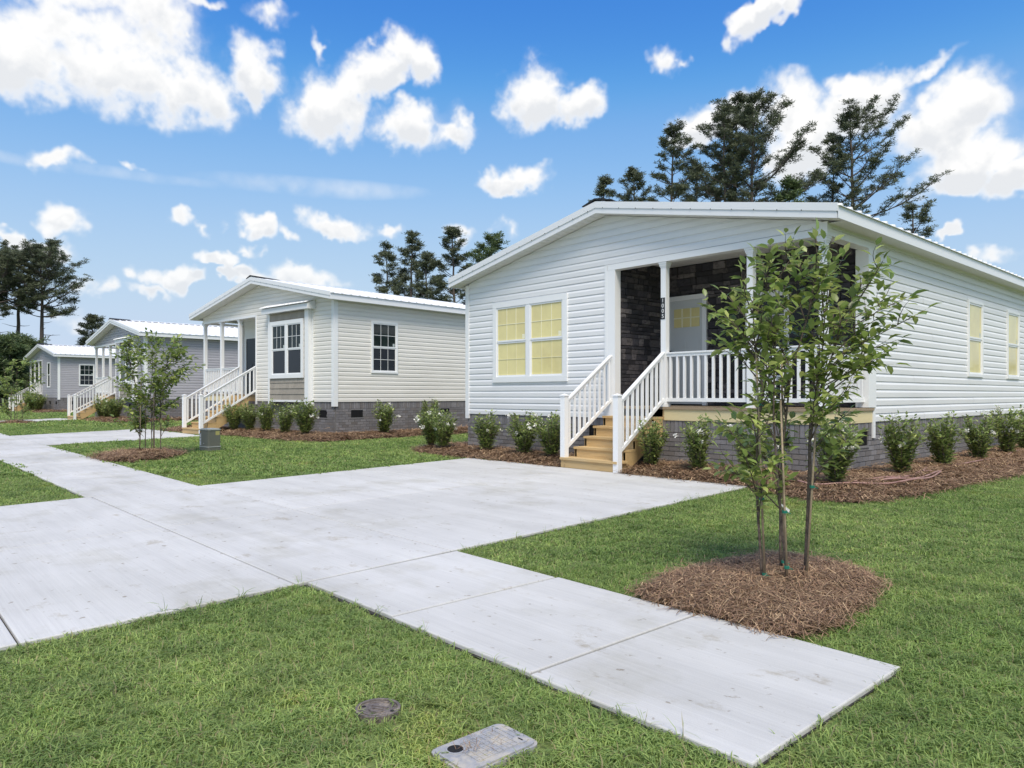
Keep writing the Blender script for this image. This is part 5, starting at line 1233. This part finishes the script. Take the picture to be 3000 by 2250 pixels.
for i, (lb, u, d, h, cb, sp) in enumerate((('light green broadleaf tree peeping over the roof beside the pine trio', 2302, 43, 13.9, .6, 1.7), ('broadleaf tree top by the left eave of the white house', 1448, 55, 13.4, .45, 2.6),
        ('dark bushy tree behind the leftmost young tree', 18, 62, 6.0, .12, 2.6), ('dark bushy tree left of the farthest house porch', 70, 66, 6.2, .12, 2.4), ('bushy tree at the left edge behind the lawn', -70, 60, 6.4, .12, 3.0), ('bushy tree half hidden by the farthest house', 120, 85, 6.4, .12, 3.2), ('bushy thicket tree past the left frame edge', -180, 58, 6.6, .1, 3.2))):
    pine(lb, at(U(u), d), h, cb, sp, 500+i, .14, dens=1.15 if i < 2 else 1.9, name='broadleaf_tree', leafr=.36 if i < 2 else .5, m=M_broad, flat=.9)
# far wood along the back of the lots
def far_wood():
    rn = random.Random(4); Vs = []; Fs = []; nv = 0
    for i in range(900):
        x = rn.uniform(-170, 60); y = rn.uniform(88, 100)+abs(x+60)*.02; z = rn.uniform(.3, 5.0)*(.75+.25*math.sin(x*.21)+.15*math.sin(x*.57)); s = rn.uniform(.9, 1.6); c = CL[i % 5]
        for v in c.v: Vs.append((x+v[0]*s, y+v[1]*s, z+v[2]*s))
        for f in c.f: Fs.append(tuple(k+nv for k in f))
        nv += len(c.v)
    o = obj('far_wood', fast_mesh('far_wood', Vs, Fs), M_broad); tag(o, 'low distant wood behind the lots', 'wood', kind='stuff')
far_wood()
# ------------------------------------------------------------------ small things
M_cast = mat('cast_iron_rusty', (.17, .145, .13), .8, noise=((60, 60, 60), (.10, .085, .08), .4, .6), noise2=((25, 25, 25), (.30, .25, .20), .55, .68), bump=((120, 120, 120), .4, .003))
M_hole = mat('dark_hole', (.008, .008, .008), .9)
M_lid = mat('grey_plastic_lid', (.34, .345, .36), .65, noise=((30, 30, 30), (.27, .275, .285), .4, .65), noise2=((18, 18, 18), (.44, .41, .36), .48, .62))
M_ped = mat('pedestal_green_grey', (.150, .152, .128), .5)
M_pedlid = mat('pedestal_lid', (.42, .44, .42), .5)
M_lab = mat('white_label', (.62, .62, .66), .5); M_ylab = mat('yellow_label', (.42, .38, .14), .5)
M_hose = mat('hose_rubber', (.36, .22, .19), .55, noise=((6, 6, 6), (.30, .17, .145), .4, .6))
M_brass = mat('brass_fitting', (.45, .36, .2), .4, metal=.8)
def ring(mb, r0, r1, z0, z1, n=36, a0=0, a1=2*math.pi, cx=0, cy=0):
    for i in range(n):
        a = a0+(a1-a0)*i/n; b = a0+(a1-a0)*(i+1)/n
        mb.hexa([(cx+r*math.cos(t), cy+r*math.sin(t), z) for z in (z0, z1) for r, t in ((r0, a), (r1, a), (r1, b), (r0, b))])
    return mb
def cleanout():
    t = empty('cleanout_cover', (-2.44, 1.51, GZ), R(30)); tag(t, 'small round rusty iron cover set in the front grass', 'utility cover')
    z = .022
    ring(MB(), .076, .087, -.02, z+.004).build('rim', M_cast, t)
    c = MB().tube([(0, 0, -.02), (0, 0, z-.002)], .075, 36).build('cover_plate', M_cast, t)
    ring(MB(), .060, .066, z-.002, z+.002, 14, R(35), R(145)).build('raised_arc', M_cast, c)
    ring(MB(), .060, .066, z-.002, z+.002, 14, R(215), R(325)).build('raised_arc', M_cast, c)
    ring(MB(), .030, .036, z-.002, z+.0025, 10, R(200), R(340)).build('raised_arc', M_cast, c)
    MB().box(-.034, .034, .012, .022, z-.002, z+.0025).build('raised_bar', M_cast, c)
    MB().box(-.022, .022, -.006, .004, z-.002, z+.0025).build('raised_bar', M_cast, c)
    for s in (-1, 1): MB().tube([(s*.062, 0, z-.002), (s*.062, 0, z-.0012)], .009, 10).build('pry_hole', M_hole, c)
cleanout()
def meter_box():
    x0, x1, y0, y1 = -2.035, -1.815, 1.455, 1.785
    t = empty('meter_box', ((x0+x1)/2, (y0+y1)/2, GZ)); tag(t, 'grey plastic water meter box lid with round hole in the front grass', 'meter box')
    w, l = (x1-x0)/2, (y1-y0)/2; z = .024
    def rr(w, l, r, n=5): return [(sx*(w-r)+r*math.cos(a), sy*(l-r)+r*math.sin(a)) for sx, sy, b in ((1, 1, 0), (-1, 1, 90), (-1, -1, 180), (1, -1, 270)) for a in [R(b+90*k/n) for k in range(n+1)]]
    MB().prism([(x, y, -.03) for x, y in rr(w, l, .035)], (0, 0, z+.026)).build('box_rim', M_lid, t)
    lid = MB().prism([(x, y, z-.003) for x, y in rr(w-.010, l-.010, .03)], (0, 0, .005)).build('lid', M_lid, t)
    zt = z+.002
    for k in range(11):
        y = -l*.52+k*.0225
        MB().box(-w*.62, w*.66, y-.002, y+.002, zt, zt+.0028).build('tread_rib', M_lid, lid)
    for k in range(7):
        x = -w*.60+k*.0225
        MB().box(x-.002, x+.002, -l*.52, l*.62, zt, zt+.0022).build('tread_rib', M_lid, lid)
    ring(MB(), .028, .034, zt, zt+.0035, 24, cx=-.045, cy=-.095).build('hole_rim', M_lid, lid)
    MB().tube([(-.045, -.095, zt), (-.045, -.095, zt+.0031)], .028, 24).build('read_hole', M_hole, lid)
    MB().tube([(.052, .118, zt), (.052, .118, zt+.003)], .026, 24).build('key_disc', M_lid, lid)
    MB().box(.040, .064, .115, .121, zt+.003, zt+.0036).build('key_slot', M_hole, lid)
    st = needle_tuft(34, .05, .0008, .04, .1)
    o = obj('clippings', st, M_straw, t); o.location = (-.02, -.03, zt+.002); o['kind'] = 'stuff'
meter_box()
def pedestal():
    t = empty('utility_pedestal', (-16.30, 5.82, GZ), R(12)); tag(t, 'low green-grey electric utility box with labels on the lawn', 'utility box')
    def ro(w, l, r, n=4): return [(sx*(w-r)+r*math.cos(a), sy*(l-r)+r*math.sin(a)) for sx, sy, b in ((1, 1, 0), (-1, 1, 90), (-1, -1, 180), (1, -1, 270)) for a in [R(b+90*k/n) for k in range(n+1)]]
    MB().prism([(x, y, -.02) for x, y in ro(.185, .155, .04)], (0, 0, .12)).build('base', M_ped, t)
    MB().prism([(x, y, .10) for x, y in ro(.192, .162, .04)], (0, 0, .016)).build('base_flange', M_pedlid, t)
    b = MB().prism([(x, y, .116) for x, y in ro(.178, .148, .03)], (0, 0, .355)).build('body', M_ped, t)
    g = MB().prism([(x, y, .471) for x, y in ro(.19, .16, .045)], (0, 0, .022)); g.prism([(x, y, .493) for x, y in ro(.165, .135, .05)], (0, 0, .012)); g.build('lid', M_pedlid, t)
    lb = MB().box(-.165, -.105, -.1495, -.1483, .14, .40).build('warning_label', M_lab, b)
    for z in (.385, .30, .225): MB().box(-.16, -.115, -.1503, -.1496, z, z+.012).build('label_bar', M_black, lb)
    MB().box(-.16, -.12, -.1495, -.1483, .42, .45).build('sticker', mat('orange_sticker', (.35, .2, .04), .5), b)
    MB().box(.1783, .1794, .02, .115, .36, .45).build('sticker', M_ylab, b)
    MB().tube([(.0, -.148, .18), (.0, -.160, .18)], .012, 8).build('bolt', M_pedlid, t)
pedestal()
def hose():
    rn = random.Random(8); base = [(-3.95, 17.5), (-3.75, 15.2), (-3.72, 13.6), (-3.9, 12.1), (-3.7, 11.0), (-3.82, 10.0), (-4.15, 9.35), (-4.42, 9.05), (-4.32, 8.82), (-4.0, 8.95), (-3.62, 9.5), (-3.45, 10.2), (-3.5, 11.1), (-3.62, 11.6), (-3.75, 11.2), (-3.68, 10.3), (-3.78, 9.6), (-3.9, 9.35), (-3.75, 9.7), (-3.55, 10.5), (-3.6, 11.5), (-3.8, 12.3)]
    pts = []
    for i in range(len(base)-1):
        p0, p1, p2, p3 = (Vector(base[min(max(i+k, 0), len(base)-1)]) for k in (-1, 0, 1, 2))
        for k in range(6):
            t = k/6; q = .5*((2*p1)+(p2-p0)*t+(2*p0-5*p1+4*p2-p3)*t*t+(3*p1-p0-3*p2+p3)*t**3)
            pts.append((q.x, q.y, .115+.012*math.sin(len(pts)*.7)))
    o = MB().tube(pts, .0115, 8).build('garden_hose', M_hose, smooth=True); tag(o, 'dusty pink garden hose looped in the mulch by the porch corner', 'hose')
    e = pts[-1]; MB().tube([e, (e[0]-.03, e[1]+.05, e[2])], .014, 8).build('hose_fitting', M_brass, o)
hose()
